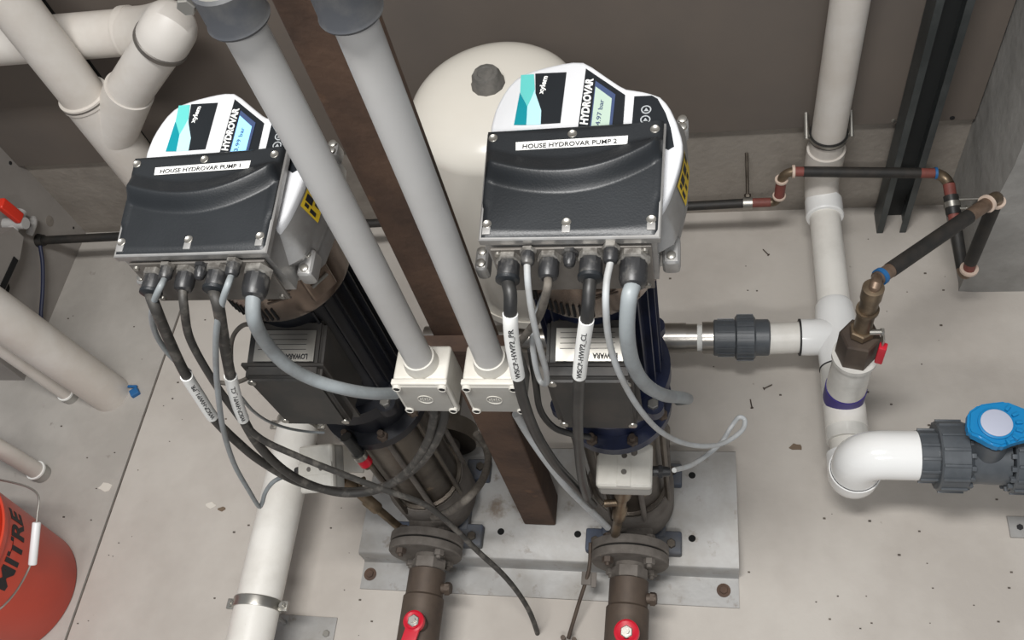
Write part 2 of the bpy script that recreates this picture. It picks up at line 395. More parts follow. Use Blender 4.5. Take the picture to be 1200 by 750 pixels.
rod(bm, (jb1.x - 0.034, jb1.y - 0.012, z1 + 0.03), (jb1.x - 0.034, jb1.y + 0.012, z1 + 0.03), 0.006, 12); hexnut(bm, (jb1.x - 0.034, jb1.y - 0.01, z1 + 0.03), (0, -1, 0), 0.009, 0.006)
box(bm, (jb1.x - 0.034, jb1.y, z1 + 0.03), (0.014, 0.004, 0.018))
obj('clamp_bolt', bm, m_zinc, c1)
z2 = locate(410, 16, y=jb2.y).z
c2 = conduit(jb2, 'vertical grey conduit running down between the post and the cream tank', z2, '')

# ------------------------------------------------------------------ pumps
PY, ZS = 0.782, 0.16
def pump(px, which):
    t = empty('vertical_pump', {'l': 'left vertical multistage pump with near-black motor on the base plate', 'r': 'right vertical multistage pump with navy motor, next to the steel outlet pipe'}[which], 'pump', (px, PY, bz))
    motor = m_navyd if which == 'l' else m_navy
    # base casting with ports
    bm = NB(); lathe(bm, (px, PY, bz + 0.03), (0, 0, 1), [(0, 0.085), (0.03, 0.095), (0.14, 0.098), (0.165, 0.09)], 40)
    lathe(bm, (px, PY - 0.09, ZS), (0, -1, 0), [(-0.05, 0.055), (0.03, 0.045), (0.04, 0.045)], 28)
    lathe(bm, (px, PY + 0.09, ZS), (0, 1, 0), [(-0.05, 0.055), (0.04, 0.045)], 28)
    obj('base_casting', bm, m_iron, t)
    bm = NB()
    for sx in (-1, 1):
        for sy in (-1, 1):
            box(bm, (px + sx * 0.082, PY + sy * 0.085, bz + 0.014), (0.06, 0.055, 0.028), bev=0.006)
    box(bm, (px, PY, bz + 0.016), (0.15, 0.15, 0.03), bev=0.006)
    ft = obj('foot', bm, m_blue, t, label='blue-grey cast foot')
    for sx in (-1, 1):
        for sy in (-1, 1):
            bm = NB(); hexnut(bm, (px + sx * 0.088, PY + sy * 0.09, bz + 0.028), (0, 0, 1), 0.011, 0.009); obj('foot_bolt', bm, m_dsteel, ft)
    # stage sleeve
    bm = NB(); lathe(bm, (px, PY, 0.255), (0, 0, 1), [(0, 0.088), (0.008, 0.088), (0.01, 0.080), (0.37, 0.080), (0.372, 0.086), (0.382, 0.086)], 48)
    obj('stage_sleeve', bm, m_dsteel, t)
    for k in range(8):
        a = PI / 8 + k * PI / 4
        bm = NB(); rod(bm, (px + 0.093 * math.cos(a), PY + 0.093 * math.sin(a), 0.235), (px + 0.093 * math.cos(a), PY + 0.093 * math.sin(a), 0.66), 0.006, 10)
        obj('tie_rod', bm, m_dsteel if k % 2 else m_iron, t)
    # motor adapter
    bm = NB(); lathe(bm, (px, PY, 0.635), (0, 0, 1), [(0, 0.106), (0.022, 0.106), (0.026, 0.082), (0.10, 0.082), (0.115, 0.108), (0.15, 0.108)], 48)
    ad = obj('motor_adapter', bm, motor, t)
    for k in range(8):
        a = k * PI / 4 + PI / 8
        bm = NB(); hexnut(bm, (px + 0.096 * math.cos(a), PY + 0.096 * math.sin(a), 0.655), (0, 0, 1), 0.011, 0.012)
        rod(bm, (px + 0.096 * math.cos(a), PY + 0.096 * math.sin(a), 0.665), (px + 0.096 * math.cos(a), PY + 0.096 * math.sin(a), 0.68), 0.006, 10)
        obj('flange_nut', bm, m_bronze, ad)
    for k in range(4):
        a = PI / 4 + k * PI / 2
        c = V((px + 0.112 * math.cos(a), PY + 0.112 * math.sin(a), 0.765))
        bm = NB(); lathe(bm, c, (0, 0, 1), [(0, 0.018), (0.022, 0.018)], 18); lug = obj('flange_lug', bm, motor, ad)
        bm = NB(); hexnut(bm, c + V((0, 0, 0.022)), (0, 0, 1), 0.010, 0.008); obj('lug_bolt', bm, m_zinc, t)
    # motor
    bm = NB(); lathe(bm, (px, PY, 0.785), (0, 0, 1), [(0, 0.090), (0.02, 0.084), (0.33, 0.084)], 48)
    obj('motor_barrel', bm, motor, t)
    for k in range(26):
        a = 2 * PI * k / 26
        if abs(((a + PI / 2 + PI) % (2 * PI)) - PI) < 0.55: continue
        d = V((math.cos(a), math.sin(a), 0))
        bm = NB(); box(bm, V((px, PY, 0.945)) + d * 0.0885, (0.013, 0.0030, 0.29), ax=(d, V((-d.y, d.x, 0)), V((0, 0, 1))))
        obj('cooling_fin', bm, motor, t, flat=True)
    # terminal box on the front of the motor
    bm = NB(); xw = 0.064; yb = PY - 0.07
    f = [(-xw, 0.618, 1.035), (xw, 0.618, 1.035), (xw * 0.92, 0.618, 0.868), (-xw * 0.92, 0.618, 0.868)]
    b_ = [(-xw, yb, 1.06), (xw, yb, 1.06), (xw * 0.95, yb, 0.86), (-xw * 0.95, yb, 0.86)]
    fv = [bm.verts.new((px + a, b, c)) for a, b, c in f]; bv = [bm.verts.new((px + a, b, c)) for a, b, c in b_]
    bm.faces.new(fv); bm.faces.new(bv[::-1])
    for k in range(4): bm.faces.new((fv[k], fv[(k + 1) % 4], bv[(k + 1) % 4], bv[k]))
    bmesh.ops.recalc_face_normals(bm, faces=bm.faces)
    bmesh.ops.bevel(bm, geom=list(bm.edges), offset=0.007, segments=3, affect='EDGES')
    tb = obj('terminal_box', bm, m_tbox, t)
    bm = NB(); box(bm, (px, 0.640, 0.953), (0.138, 0.006, 0.182), bev=0.002); obj('lid_seam', bm, m_tbox, tb)
    for sx in (-1, 1):
        for zz in (1.022, 0.885):
            bm = NB(); lathe(bm, (px + sx * 0.054, 0.6185, zz), (0, -1, 0), [(0, 0.007), (0.002, 0.0065), (0.0025, 0.003)], 14); obj('lid_screw', bm, m_zinc, tb)
    # rating plate on the sloping top
    n = V((0, -0.025, 0.094)).normalized(); zc = 1.0485; yc = 0.6685
    r = V((1, 0, 0)); u = n.cross(r)
    bm = NB(); box(bm, V((px + 0.002, yc, zc)) + n * 0.0045, (0.100, 0.050, 0.0012), ax=(r, u, n)); rp = obj('rating_plate', bm, m_zinc, t, flat=True, label='silver rating plate with upside-down maker lettering')
    P = V((px + 0.002, yc, zc)) + n * 0.0053
    flat_text('maker_lettering', 'LOWARA', P + r * 0.040 - u * 0.017, P + r * 0.004 - u * 0.017, 0.008, n, m_ink, rp, bold=0.0004)
    flat_text('mark_lettering', 'CE', P + r * -0.004 - u * 0.017, P + r * -0.016 - u * 0.017, 0.008, n, m_ink, rp, bold=0.0002)
    for k in range(4):
        bm = NB(); box(bm, P + r * -0.004 + u * (0.018 - 0.008 * k), (0.08, 0.0008, 0.0006), ax=(r, u, n)); obj('printed_line', bm, m_ink, rp)
    # fan cover ring under the controller
    bm = NB(); lathe(bm, (px, PY, 1.10), (0, 0, 1), [(0, 0.090), (0.0, 0.100), (0.012, 0.103), (0.11, 0.103), (0.11, 0.095)], 56)
    fc = obj('fan_cover', bm, m_shield, t, label='bronze-tinted shiny fan cover')
    for k in range(18):
        a = -PI + 0.25 + k * 0.085
        d = V((math.cos(a), math.sin(a), 0)); bm = NB()
        box(bm, V((px, PY, 1.125)) + d * 0.1035, (0.002, 0.004, 0.03), ax=(d, V((-d.y, d.x, 0.5)).normalized(), V((0, 0, 1)))); obj('vent_slot', bm, m_hole, fc)
    a = -0.65
    d = V((math.cos(a), math.sin(a), 0)); tt = V((-d.y, d.x, 0))
    bm = NB(); box(bm, V((px, PY, 1.165)) + d * 0.108, (0.012, 0.045, 0.07), ax=(d, tt, V((0, 0, 1))), bev=0.004); cl = obj('clip', bm, m_shield, fc)
    bm = NB(); rod(bm, V((px, PY, 1.165)) + d * 0.116 - tt * 0.015, V((px, PY, 1.165)) + d * 0.116 + tt * 0.015, 0.0025, 8); obj('clip_bar', bm, m_zinc, t)
    for kk in range(3):
        a = -1.25 + kk * 0.0
        d = V((math.cos(a), math.sin(a), 0)); tt = V((-d.y, d.x, 0))
        bm = NB(); box(bm, V((px, PY, 1.19 - 0.016 * kk)) + d * 0.1045, (0.002, 0.06 - kk * 0.012, 0.003), ax=(d, tt, V((0, 0, 1)))); obj('embossed_mark', bm, m_bronze, fc)
    # suction flange pair
    fy = 0.642
    for nm, y0, th, r in (('pump_flange', fy, 0.02, 0.086), ('pipe_flange', fy - 0.024, 0.02, 0.086)):
        bm = NB(); lathe(bm, (px, y0, ZS), (0, 1, 0), [(0, 0.04), (0, r - 0.003), (0.003, r), (th - 0.002, r), (th, r - 0.003), (th, 0.04)], 56)
        obj(nm, bm, m_iron, t)
    bm = NB(); lathe(bm, (px, fy - 0.004, ZS), (0, 1, 0), [(0, 0.078), (0.004, 0.078)], 40); obj('gasket', bm, m_hole, t)
    for k in range(4):
        a = PI / 4 + k * PI / 2
        c = V((px + 0.064 * math.cos(a), fy - 0.024, ZS + 0.064 * math.sin(a)))
        bm = NB(); hexnut(bm, c, (0, -1, 0), 0.0125, 0.012); rod(bm, c - V((0, 0.01, 0)), c - V((0, 0.018, 0)), 0.006, 12); rod(bm, c, c + V((0, 0.052, 0)), 0.006, 10); hexnut(bm, c + V((0, 0.044, 0)), (0, 1, 0), 0.0125, 0.01)
        obj('flange_bolt', bm, m_iron if k != 1 else m_bronze, t)
    # discharge side
    bm = NB(); lathe(bm, (px, PY + 0.125, ZS), (0, 1, 0), [(0, 0.086), (0.044, 0.086), (0.044, 0.036), (0.29, 0.036)], 40)
    obj('outlet_pipe', bm, m_dsteel, t)
    return t
P2X, P1X = -0.158, -0.634
pump(P1X, 'l'); pump(P2X, 'r')

# suction valves
def suction(px, u, w_, which):
    t = empty('ball_valve', {'r': 'dull bronze ball valve with round red hub below the right pump', 'l': 'rust-stained bronze ball valve with red lever below the left pump'}[which], 'valve', (px, 0.5, 0.1))
    y = 0.618
    sl = -0.02 if which == 'r' else 0.0
    d = V((sl, -1, 0)).normalized(); p = V((px, y, ZS))
    bm = NB(); lathe(bm, p, d, [(0, 0.034), (0.018, 0.034)], 24); lathe(bm, p + d * 0.010, d, [(0, 0.040), (0.022, 0.040), (0.026, 0.037)], 6)
    obj('hex_union', bm, m_iron, t)
    bm = NB(); lathe(bm, p + d * 0.034, d, [(0, 0.036), (0.004, 0.043), (0.06, 0.043), (0.065, 0.047), (0.18, 0.047), (0.19, 0.042), (0.35, 0.042)], 32)
    obj('valve_body', bm, m_bronze, t)
    bm = NB(); rod(bm, p + d * 0.37, p + d * 1.7, 0.036, 32); obj('inlet_pipe', bm, m_rust, t)
    bm = NB(); c = p + d * 0.075; rod(bm, c, c + V((0.062, 0, 0.006)), 0.012, 16); hexnut(bm, c + V((0.048, 0, 0.004)), (1, 0, 0), 0.015, 0.012); obj('drain_plug', bm, m_bronze, t)
    if which == 'r':
        c = locate(734, 740, z=ZS + 0.075); 
        bm = NB(); lathe(bm, (c.x, c.y, ZS + 0.03), (0, 0, 1), [(0, 0.018), (0.03, 0.018)], 24); obj('stem', bm, m_bronze, t)
        bm = NB(); lathe(bm, (c.x, c.y, ZS + 0.058), (0, 0, 1), [(0, 0.024), (0.004, 0.027), (0.014, 0.026), (0.016, 0.022), (0.012, 0.014)], 32)
        box(bm, (c.x + 0.004, c.y - 0.04, ZS + 0.066), (0.03, 0.06, 0.008), bev=0.002); h = obj('handle', bm, m_red, t, label='red handle')
    else:
        c = locate(484, 727, z=ZS + 0.075)
        bm = NB(); lathe(bm, (c.x + 0.006, c.y, ZS + 0.03), (0, 0, 1), [(0, 0.018), (0.03, 0.018)], 24); obj('stem', bm, m_bronze, t)
        bm = NB(); lathe(bm, (c.x, c.y, ZS + 0.058), (0, 0, 1), [(0, 0.021), (0.004, 0.024), (0.014, 0.023), (0.016, 0.019), (0.012, 0.012)], 32)
        box(bm, (c.x - 0.007, c.y - 0.05, ZS + 0.068), (0.032, 0.08, 0.008), ax=(V((0.98, -0.2, 0)), V((0.2, 0.98, 0)), V((0, 0, 1))), bev=0.002); h = obj('lever', bm, m_red, t, label='red lever')
    bm = NB(); hexnut(bm, (c.x, c.y, ZS + 0.068), (0, 0, 1), 0.0135, 0.007); lathe(bm, (c.x, c.y, ZS + 0.075), (0, 0, 1), [(0, 0.006), (0.007, 0.006)], 14); obj('handle_nut', bm, m_zinc, h)
suction(P2X, 0, 0, 'r'); suction(P1X + 0.012, 0, 0, 'l')

# ------------------------------------------------------------------ controllers
AL = math.radians(6)
AX, BX = V((1, 0, 0)), V((0, math.cos(AL), math.sin(AL))); NX = AX.cross(BX)
O2, O1 = V((-0.152, 0.648, 1.35)), V((-0.640, 0.66, 1.345))
def inplane(u, v, O, h=0.0):
    d = M3.transposed() @ V(((u - 600) / FOC, -(v - 375) / FOC, -1))
    q = O + NX * h; t = NX.dot(q - EYE) / NX.dot(d); P = EYE + d * t - O
    return (P.dot(AX), P.dot(BX))
HC, HH = 0.010, -0.016
pairs = [((159.9, 191.4), (573.3, 158.3), HC), ((326.8, 180.2), (778.3, 146), HC), ((164.9, 194.8), (578.3, 163.3), HC), ((237.3, 188.6), (671, 158.3), HC), ((314.1, 182.5), (767.7, 152.7), HC),
         ((219.3, 281.7), (664, 261.7), 0.004), ((300.7, 280), (763.3, 258.3), 0.004), ((146.7, 287.7), (570, 264), 0.004), ((143, 293), (562.7, 280), 0.004), ((310, 293), (771.7, 276.7), 0.004),
         ((223.3, 123.9), (627.3, 86.7), HH), ((252.2, 120.5), (664, 85), HH), ((228.9, 176.1), (656.7, 144.3), HH), ((212.1, 176.9), (633.3, 145.7), HH), ((210.6, 124.3), (611.7, 88.3), HH),
         ((186.9, 179.3), (602.3, 146.7), HH), ((277.8, 114.6), (686.7, 80.7), HH), ((250.9, 179.3), (677.3, 148.7), HH), ((319.5, 174), (730, 145.3), HH), ((287, 128), (698, 95.3), HH), ((314.2, 142), (721.3, 112), HH), ((301.4, 175), (717.3, 146.7), HH)]
import numpy as np
src = np.array([inplane(*b, O2, h) + (1,) for a, b, h in pairs]); dst = np.array([inplane(*a, O1, h) for a, b, h in pairs])
AFF = np.linalg.lstsq(src, dst, rcond=None)[0].T
print('AFF', AFF, np.abs(src @ AFF.T - dst).max())
class Ctl:
    def __init__(s, O, T): s.O = O; s.T = T
    def at(s, a, b, h=0.0):
        if s.T is not None: a, b = (s.T @ np.array([a, b, 1.0])).tolist()
        return s.O + AX * a + BX * b + NX * h
    def px(s, u, v, h=0.0): return s.at(*inplane(u, v, O2, h), h)
def resample(poly, c, n=72):
    out = []
    for k in range(n):
        th = 2 * PI * k / n; d = (math.cos(th), math.sin(th)); best = 0
        for i in range(len(poly)):
            x1, y1 = poly[i][0] - c[0], poly[i][1] - c[1]; x2, y2 = poly[(i + 1) % len(poly)][0] - c[0], poly[(i + 1) % len(poly)][1] - c[1]
            ex, ey = x2 - x1, y2 - y1; den = d[0] * ey - d[1] * ex
            if abs(den) < 1e-12: continue
            r = (x1 * ey - y1 * ex) / den; s = (x1 * d[1] - y1 * d[0]) / den
            if -1e-9 <= s <= 1 + 1e-9 and r > best: best = r
        out.append(best)
    return out
def controller(which):
    C = Ctl(O2, None) if which == 'r' else Ctl(O1, AFF)
    nm = {'r': 'white and black pump controller marked pump 2 with a pale green display', 'l': 'white and black pump controller marked pump 1 with a lit blue display'}[which]
    base = C.at(0, 0.1, -0.13)
    t = empty('pump_controller', nm, 'controller', base)
    def poly(pts, h0, h1, name, m, parent=t, **k):
        bm = NB(); prism(bm, [C.px(u, v, h0) for u, v in pts], NX * (h1 - h0)); return obj(name, bm, m, parent, flat=True, **k)
    # head (upper shell) and lower casting, as rings about a common centre
    cc = (0.006, 0.118)
    head = [(574, 162), (575, 146), (579, 130), (586, 114), (596, 99), (606, 89), (616, 84), (640, 77), (664, 72), (680, 70.5), (688, 73), (711, 89), (732, 103), (753, 106), (773, 111), (784, 122), (793, 141), (799, 160), (801, 172), (799, 182), (797, 192), (790, 215), (782, 235), (772, 250), (700, 262), (600, 262), (575, 240), (572, 200)]
    hp = [inplane(u, v, O2, HH) for u, v in head]
    body = [(803, 152), (806, 178), (807, 205), (804, 237), (799, 258), (792, 285), (770, 298), (680, 305), (600, 306), (575, 290)]
    bp = [inplane(u, v, O2, -0.112) for u, v in body]
    rh = resample(hp, cc); rb0 = resample(bp + [(-0.112, 0.06), (-0.122, 0.13), (-0.10, 0.20), (-0.03, 0.245), (0.06, 0.245), (0.105, 0.20)], cc)
    rb = [max(a * 1.03, b) if b > 0 else a * 1.05 for a, b in zip(rh, rb0)]
    rm = [max(a * 1.02, b) if b > 0 else a * 1.03 for a, b in zip(rh, resample([inplane(u, v, O2, -0.072) for u, v in body] + [(-0.112, 0.06), (-0.122, 0.13), (-0.10, 0.20), (-0.03, 0.245), (0.06, 0.245), (0.105, 0.20)], cc))]
    n = len(rh)
    def ring(rr, h, k=1.0): return [C.at(cc[0] + r * k * math.cos(2 * PI * i / n), cc[1] + r * k * math.sin(2 * PI * i / n), h) for i, r in enumerate(rr)]
    bm = NB(); rings(bm, [ring(rh, -0.03), ring(rh, HH - 0.005), ring(rh, HH - 0.001, 0.985), ring(rh, HH, 0.96)])
    hd = obj('head_cover', bm, m_hw, t, angle=50, label='glossy white head cover')
    bm = NB(); rings(bm, [ring(rb, -0.140), ring(rb, -0.116), ring(rb, -0.112, 0.985), ring(rm, -0.072, 1.0), ring(rh, -0.03, 1.0)])
    obj('lower_casting', bm, m_alu, t, angle=40)
    bm = NB(); rings(bm, [ring(rb, -0.162, 0.86), ring(rb, -0.140, 0.95)]); obj('heat_sink', bm, m_dsteel, t, angle=40)
    # terminal housing: prism below the black cover
    cov = [(562.7, 280.5), (771.7, 277.5), (778.3, 146), (573.3, 158.3)]     # front-left, front-right, back-right, back-left
    q = [inplane(u, v, O2, 0.002) for u, v in cov]
    cen = (sum(p[0] for p in q) / 4, sum(p[1] for p in q) / 4)
    def quad(k, h, dz=0, fr=0.0):
        return [C.at(cen[0] + (p[0] - cen[0]) * k, cen[1] + (p[1] - cen[1]) * k + fr, h) + V((0, 0, dz)) for p in q]
    bm = NB(); rings(bm, [quad(0.965, -0.105), quad(0.975, -0.012), quad(1.0, -0.012), quad(1.022, -0.008), quad(1.022, 0.0015), quad(1.006, 0.003)]); obj('terminal_housing', bm, m_alu, t, angle=30)
    # black cover with its curved step
    NS, NT = 48, 44
    def crest(s): return min(0.93, 0.53 + 0.45 * abs(s - 0.45) ** 2.0 * (2.0 if s > 0.45 else 1.5))
    def warp(s, f):
        c = crest(s); k = ((0, 0), (0.25, c - 0.16), (0.6, c), (0.8, min(0.97, c + 0.165)), (1, 1))
        for (a0, b0), (a1, b1) in zip(k, k[1:]):
            if f <= a1: return b0 + (b1 - b0) * (f - a0) / (a1 - a0)
        return 1
    def hgt(s, tt):
        c = crest(s)
        up = 0.024 - 0.012 * min(1, max(0, (tt - c) / 0.16))
        low = 0.006
        f = min(1, max(0, (c - tt) / 0.15)); f = f * f * (3 - 2 * f)
        h = up * (1 - f) + low * f
        e = min(s, 1 - s) / 0.035; 
        if e < 1 and tt > 0.3: h = 0.010 + (h - 0.010) * e
        if tt > 0.79: h = h + (0.012 - h) * min(1, (tt - 0.79) / 0.03)
        h = min(h, 0.03)
        return h - (0.004 if min(s, 1 - s) == 0 or tt in (0, 1) else 0)
    def bil(s, tt):
        a = tuple(q[0][i] * (1 - s) + q[1][i] * s for i in (0, 1)); b = tuple(q[3][i] * (1 - s) + q[2][i] * s for i in (0, 1))
        return tuple(a[i] * (1 - tt) + b[i] * tt for i in (0, 1))
    bm = NB(); G = {}
    for i in range(NS + 1):
        for j in range(NT + 1):
            s = i / NS; tt = warp(s, j / NT); a, b = bil(s, tt); G[i, j] = bm.verts.new(C.at(a, b, hgt(s, tt)))
    for i in range(NS):
        for j in range(NT): bm.faces.new((G[i, j], G[i + 1, j], G[i + 1, j + 1], G[i, j + 1]))
    loop = [(i, 0) for i in range(NS)] + [(NS, j) for j in range(NT)] + [(i, NT) for i in range(NS, 0, -1)] + [(0, j) for j in range(NT, 0, -1)]
    lo = [bm.verts.new(C.at(*bil(i / NS, warp(i / NS, j / NT)), -0.004)) for i, j in loop]
    for k in range(len(loop)): bm.faces.new((G[loop[k]], lo[k], lo[(k + 1) % len(lo)], G[loop[(k + 1) % len(loop)]]))
    bm.faces.new(lo)
    cv = obj('terminal_cover', bm, m_black, t, angle=50, label='black terminal cover with a curved ridge')
    for (u, v, h) in ((578.3, 163.3, HC), (671, 158.3, HC), (767.7, 152.7, HC), (571, 264, 0.004), (664, 261.7, 0.004), (763.3, 258.3, 0.004)):
        p = C.px(u, v, h) + NX * 0.002
        bm = NB(); lathe(bm, p, NX, [(-0.004, 0.0058), (0.001, 0.0058), (0.0016, 0.0050), (0.0004, 0.003)], 18); s_ = obj('cover_screw', bm, m_zinc, cv)
        if h < HC:
            bm = NB(); box(bm, p - BX * 0.009 - NX * 0.0005, (0.010, 0.010, 0.003), ax=(AX, BX, NX), bev=0.001); obj('screw_seat', bm, m_alu, cv)
    # name label
    lb = [(604.5, 176.5), (735, 169), (736, 159.2), (604.5, 167)]
    pts = [C.px(u, v, 0.0125) for u, v in lb]
    bm = NB(); prism(bm, pts, NX * 0.0006); ll = obj('name_label', bm, m_white, cv, flat=True, label='white name label')
    p0, p1 = C.px(612.5, 172.2, 0.0133), C.px(723, 165.6, 0.0133)
    flat_text('name_lettering', 'HOUSE HYDROVAR PUMP ' + ('2' if which == 'r' else '1'), p0, p1, 0.0064, NX, m_ink, t, bold=0.00007)
    # maker's print on the head
    def crop3(l): return [(540 + x / 3, 50 + y / 3) for x, y in l]
    for l, m, nme in ((((262, 110), (372, 105), (350, 283), (281, 287), (283, 240), (263, 180)), m_blk, 'dark_emblem_panel'),
                      (((212, 115), (257, 112), (261, 165), (247, 200), (234, 227), (209, 176)), m_mint, 'mint_emblem_stripe'),
                      (((208, 176), (234, 227), (230, 290), (187, 290)), m_teal, 'teal_emblem_stripe'),
                      (((261, 165), (263, 180), (283, 240), (281, 288), (231, 290), (234, 227), (247, 200)), m_pale, 'pale_emblem_stripe')):
        poly(crop3(l), HH + 0.0002, HH + 0.0010, nme, m, hd)
    flat_text('emblem_lettering', 'xylem', C.px(633.5, 110.5, HH + 0.001), C.px(639.5, 89.5, HH + 0.001), 0.0068, NX, m_white, hd, bold=0.0003)
    dp = poly([(686.7, 80.7), (732.7, 111.7), (730, 151), (677, 152.5)], HH + 0.0002, HH + 0.0010, 'display_panel', m_blk, t, label='black display panel')
    flat_text('panel_lettering', 'HYDROVAR', C.px(684.5, 146.5, HH + 0.001), C.px(691.5, 92.5, HH + 0.001), 0.0095, NX, m_white, dp, bold=0.0005, shear=0.15)
    poly([(698, 95.3), (721.3, 111.3), (717, 151), (691, 152)], HH + 0.0010, HH + 0.0022, 'display_frame', m_lcdf, dp)
    poly([(698, 101.5), (717, 115.5), (713.5, 151), (692.5, 152)], HH + 0.0022, HH + 0.0026, 'display', m_lcdg if which == 'r' else m_lcdb, dp, label='pale green display' if which == 'r' else 'lit pale blue display')
    flat_text('display_digits', '4.97 bar' if which == 'r' else '3.99 bar', C.px(700.5, 147, HH + 0.0028), C.px(705.5, 117, HH + 0.0028), 0.0058, NX, m_lcdf, dp)
    bp_ = poly([(743.3, 113.3), (764, 112.4), (770.7, 116), (780, 132.7), (786, 150), (790, 172), (783, 176), (740, 152)], HH + 0.0002, HH + 0.0010, 'button_panel', m_blk, t, label='black button panel')
    for u, v in ((757.3, 129), (756.3, 140.7)):
        p = C.px(u, v, HH + 0.001)
        bm = NB(); lathe(bm, p, NX, [(0, 0.0064), (0.0012, 0.0064), (0.0012, 0.0048), (0.0006, 0.0048)], 20, cap=False); bb = obj('button_ring', bm, m_btn, bp_)
        bm = NB(); prism(bm, [p + NX * 0.0003 + AX * x + BX * y for x, y in ((0, 0.003), (-0.003, -0.002), (0.003, -0.002))], NX * 0.0005); obj('button_arrow', bm, m_btn, bp_)
    # yellow warning sticker on the flared right flank
    th0 = math.atan2(inplane(799, 192, O2, -0.06)[1] - cc[1], inplane(799, 192, O2, -0.06)[0] - cc[0])
    th1 = math.atan2(inplane(780, 245, O2, -0.09)[1] - cc[1], inplane(780, 245, O2, -0.09)[0] - cc[0])
    def flank(th, s):
        f = (th % (2 * PI)) / (2 * PI) * n; i = int(f) % n; fr = f - int(f); j = (i + 1) % n
        a = (rh[i] * (1 - fr) + rh[j] * fr); b = (rm[i] * (1 - fr) + rm[j] * fr)
        r = a * (1 - s) + b * s + 0.001; h = -0.03 * (1 - s) - 0.072 * s + 0.0004
        return C.at(cc[0] + r * math.cos(th), cc[1] + r * math.sin(th), h)
    def patch(name, m, ta, tb_, sa, sb, parent, k=10, lift=0.0):
        bm = NB(); g = {}
        for i in range(k + 1):
            for j in range(5):
                th = ta + (tb_ - ta) * i / k; g[i, j] = bm.verts.new(flank(th, sa + (sb - sa) * j / 4) + NX * (0.0004 + lift) + AX * lift)
        for i in range(k):
            for j in range(4): bm.faces.new((g[i, j], g[i + 1, j], g[i + 1, j + 1], g[i, j + 1]))
        return obj(name, bm, m, parent, flat=True)
    sk = patch('warning_sticker', m_yel, th0, th1, 0.06, 1.0, t)
    sk['label'] = 'yellow warning sticker with black symbols'
    for a, b, c, d in ((0.05, 0.2, 0.1, 0.45), (0.3, 0.5, 0.15, 0.5), (0.3, 0.42, 0.6, 0.85), (0.58, 0.78, 0.15, 0.5), (0.6, 0.7, 0.62, 0.85), (0.82, 0.92, 0.2, 0.4), (0.84, 0.95, 0.5, 0.8)):
        patch('sticker_symbol', m_ink, th0 + (th1 - th0) * a, th0 + (th1 - th0) * b, c, d, sk, 3, 0.0004)
    # mounting ears
    for (u, v, w2, l2) in ((787, 298, 0.018, 0.042), (800, 152, 0.013, 0.024), (567, 308, 0.014, 0.036)):
        p = C.px(u, v, -0.104)
        bm = NB(); box(bm, p, (w2 * 1.25, l2, 0.03), ax=(AX, BX, NX), bev=0.0075); ear = obj('mounting_ear', bm, m_alu, t)
        for k in (-1, 1):
            bm = NB(); c = p + NX * 0.015 + BX * (k * l2 * 0.24); lathe(bm, c, NX, [(-0.002, 0.0062), (0.002, 0.0058), (0.003, 0.0035)], 14); obj('ear_screw', bm, m_zinc, ear)
    # gland plate on the front
    fl_, fr_ = quad(0.975, -0.012)[0], quad(0.975, -0.012)[1]
    yF = (fl_.y + fr_.y) / 2 - 0.003
    zt = (fl_.z + fr_.z) / 2 - 0.004; zb = zt - 0.088
    bm = NB(); box(bm, ((fl_.x + fr_.x) / 2, yF, (zt + zb) / 2), ((fr_.x - fl_.x) - 0.012, 0.004, zt - zb), bev=0.001); gp = obj('gland_plate', bm, m_gpl, t, flat=True, label='grey metal gland plate')
    for sx in (-1, 0, 1):
        for z in ((zt - 0.008), (zb + 0.008)):
            if sx == 0 and z < zt - 0.05: continue
            bm = NB(); lathe(bm, ((fl_.x + fr_.x) / 2 + sx * ((fr_.x - fl_.x) / 2 - 0.014), yF - 0.002, z), (0, -1, 0), [(0, 0.004), (0.003, 0.0035)], 12); obj('plate_screw', bm, m_zinc, gp)
    G2 = {'r': [(597, 303, .0135, 1), (619, 293, .0085, 0), (644, 301, .0125, 0), (668, 295, .0085, 2), (693, 299, .0140, 1), (716, 289, .0090, 0), (742.5, 301, .0165, 0)],
          'l': [(183, 320, .0135, 1), (197, 311, .0085, 0), (220, 317, .0125, 0), (237, 311, .0085, 2), (257, 315, .0140, 1), (275, 306, .0090, 0), (303.5, 317, .0165, 0)]}[which]
    tips = []
    def PX(p):
        c = M3 @ (p - EYE); return round(600 + FOC * c.x / -c.z), round(375 - FOC * c.y / -c.z)
    for u, v, r, kd in G2:
        p = locate(u, v, y=yF - 0.002)
        g = NB(); hexnut(g, p, (0, -1, 0), r * 1.2, r * 0.6); gn = obj('cable_gland', g, m_gnut if kd != 2 else m_gland, t)
        g = NB(); a, b, d = basis(V((0, -1, -0.12)))
        nR = 24; prof = [(0, 1.0), (1.3, 1.02), (1.8, 0.86), (1.95, 0.62)] if kd != 2 else [(0, 0.9), (0.8, 0.95), (1.3, 0.8), (1.7, 0.7), (2.0, 0.35)]
        s0 = r * 0.5
        rings(g, [[p + d * (s0 + tt * r) + (a * math.cos(2 * PI * k / nR) + b * math.sin(2 * PI * k / nR)) * r * rr * (1.0 if (k % 2 == 0 or tt > 1) else 0.93) for k in range(nR)] for tt, rr in prof])
        obj('gland_cap', g, m_gland, gn, angle=25)
        if kd == 1:
            g = NB(); lathe(g, p + d * (s0 + r * 1.35), d, [(0, r * 0.9), (r * 0.15, r * 1.10), (r * 0.45, r * 1.08), (r * 0.65, r * 0.7)], 24); obj('rubber_seal', g, m_black, gn)
        tips.append(p + d * (s0 + r * 1.75))
    print('TIPS', [(PX(p), round(p.y, 3)) for p in tips])
    return C, tips
C2, T2 = controller('r')
C1, T1 = controller('l')

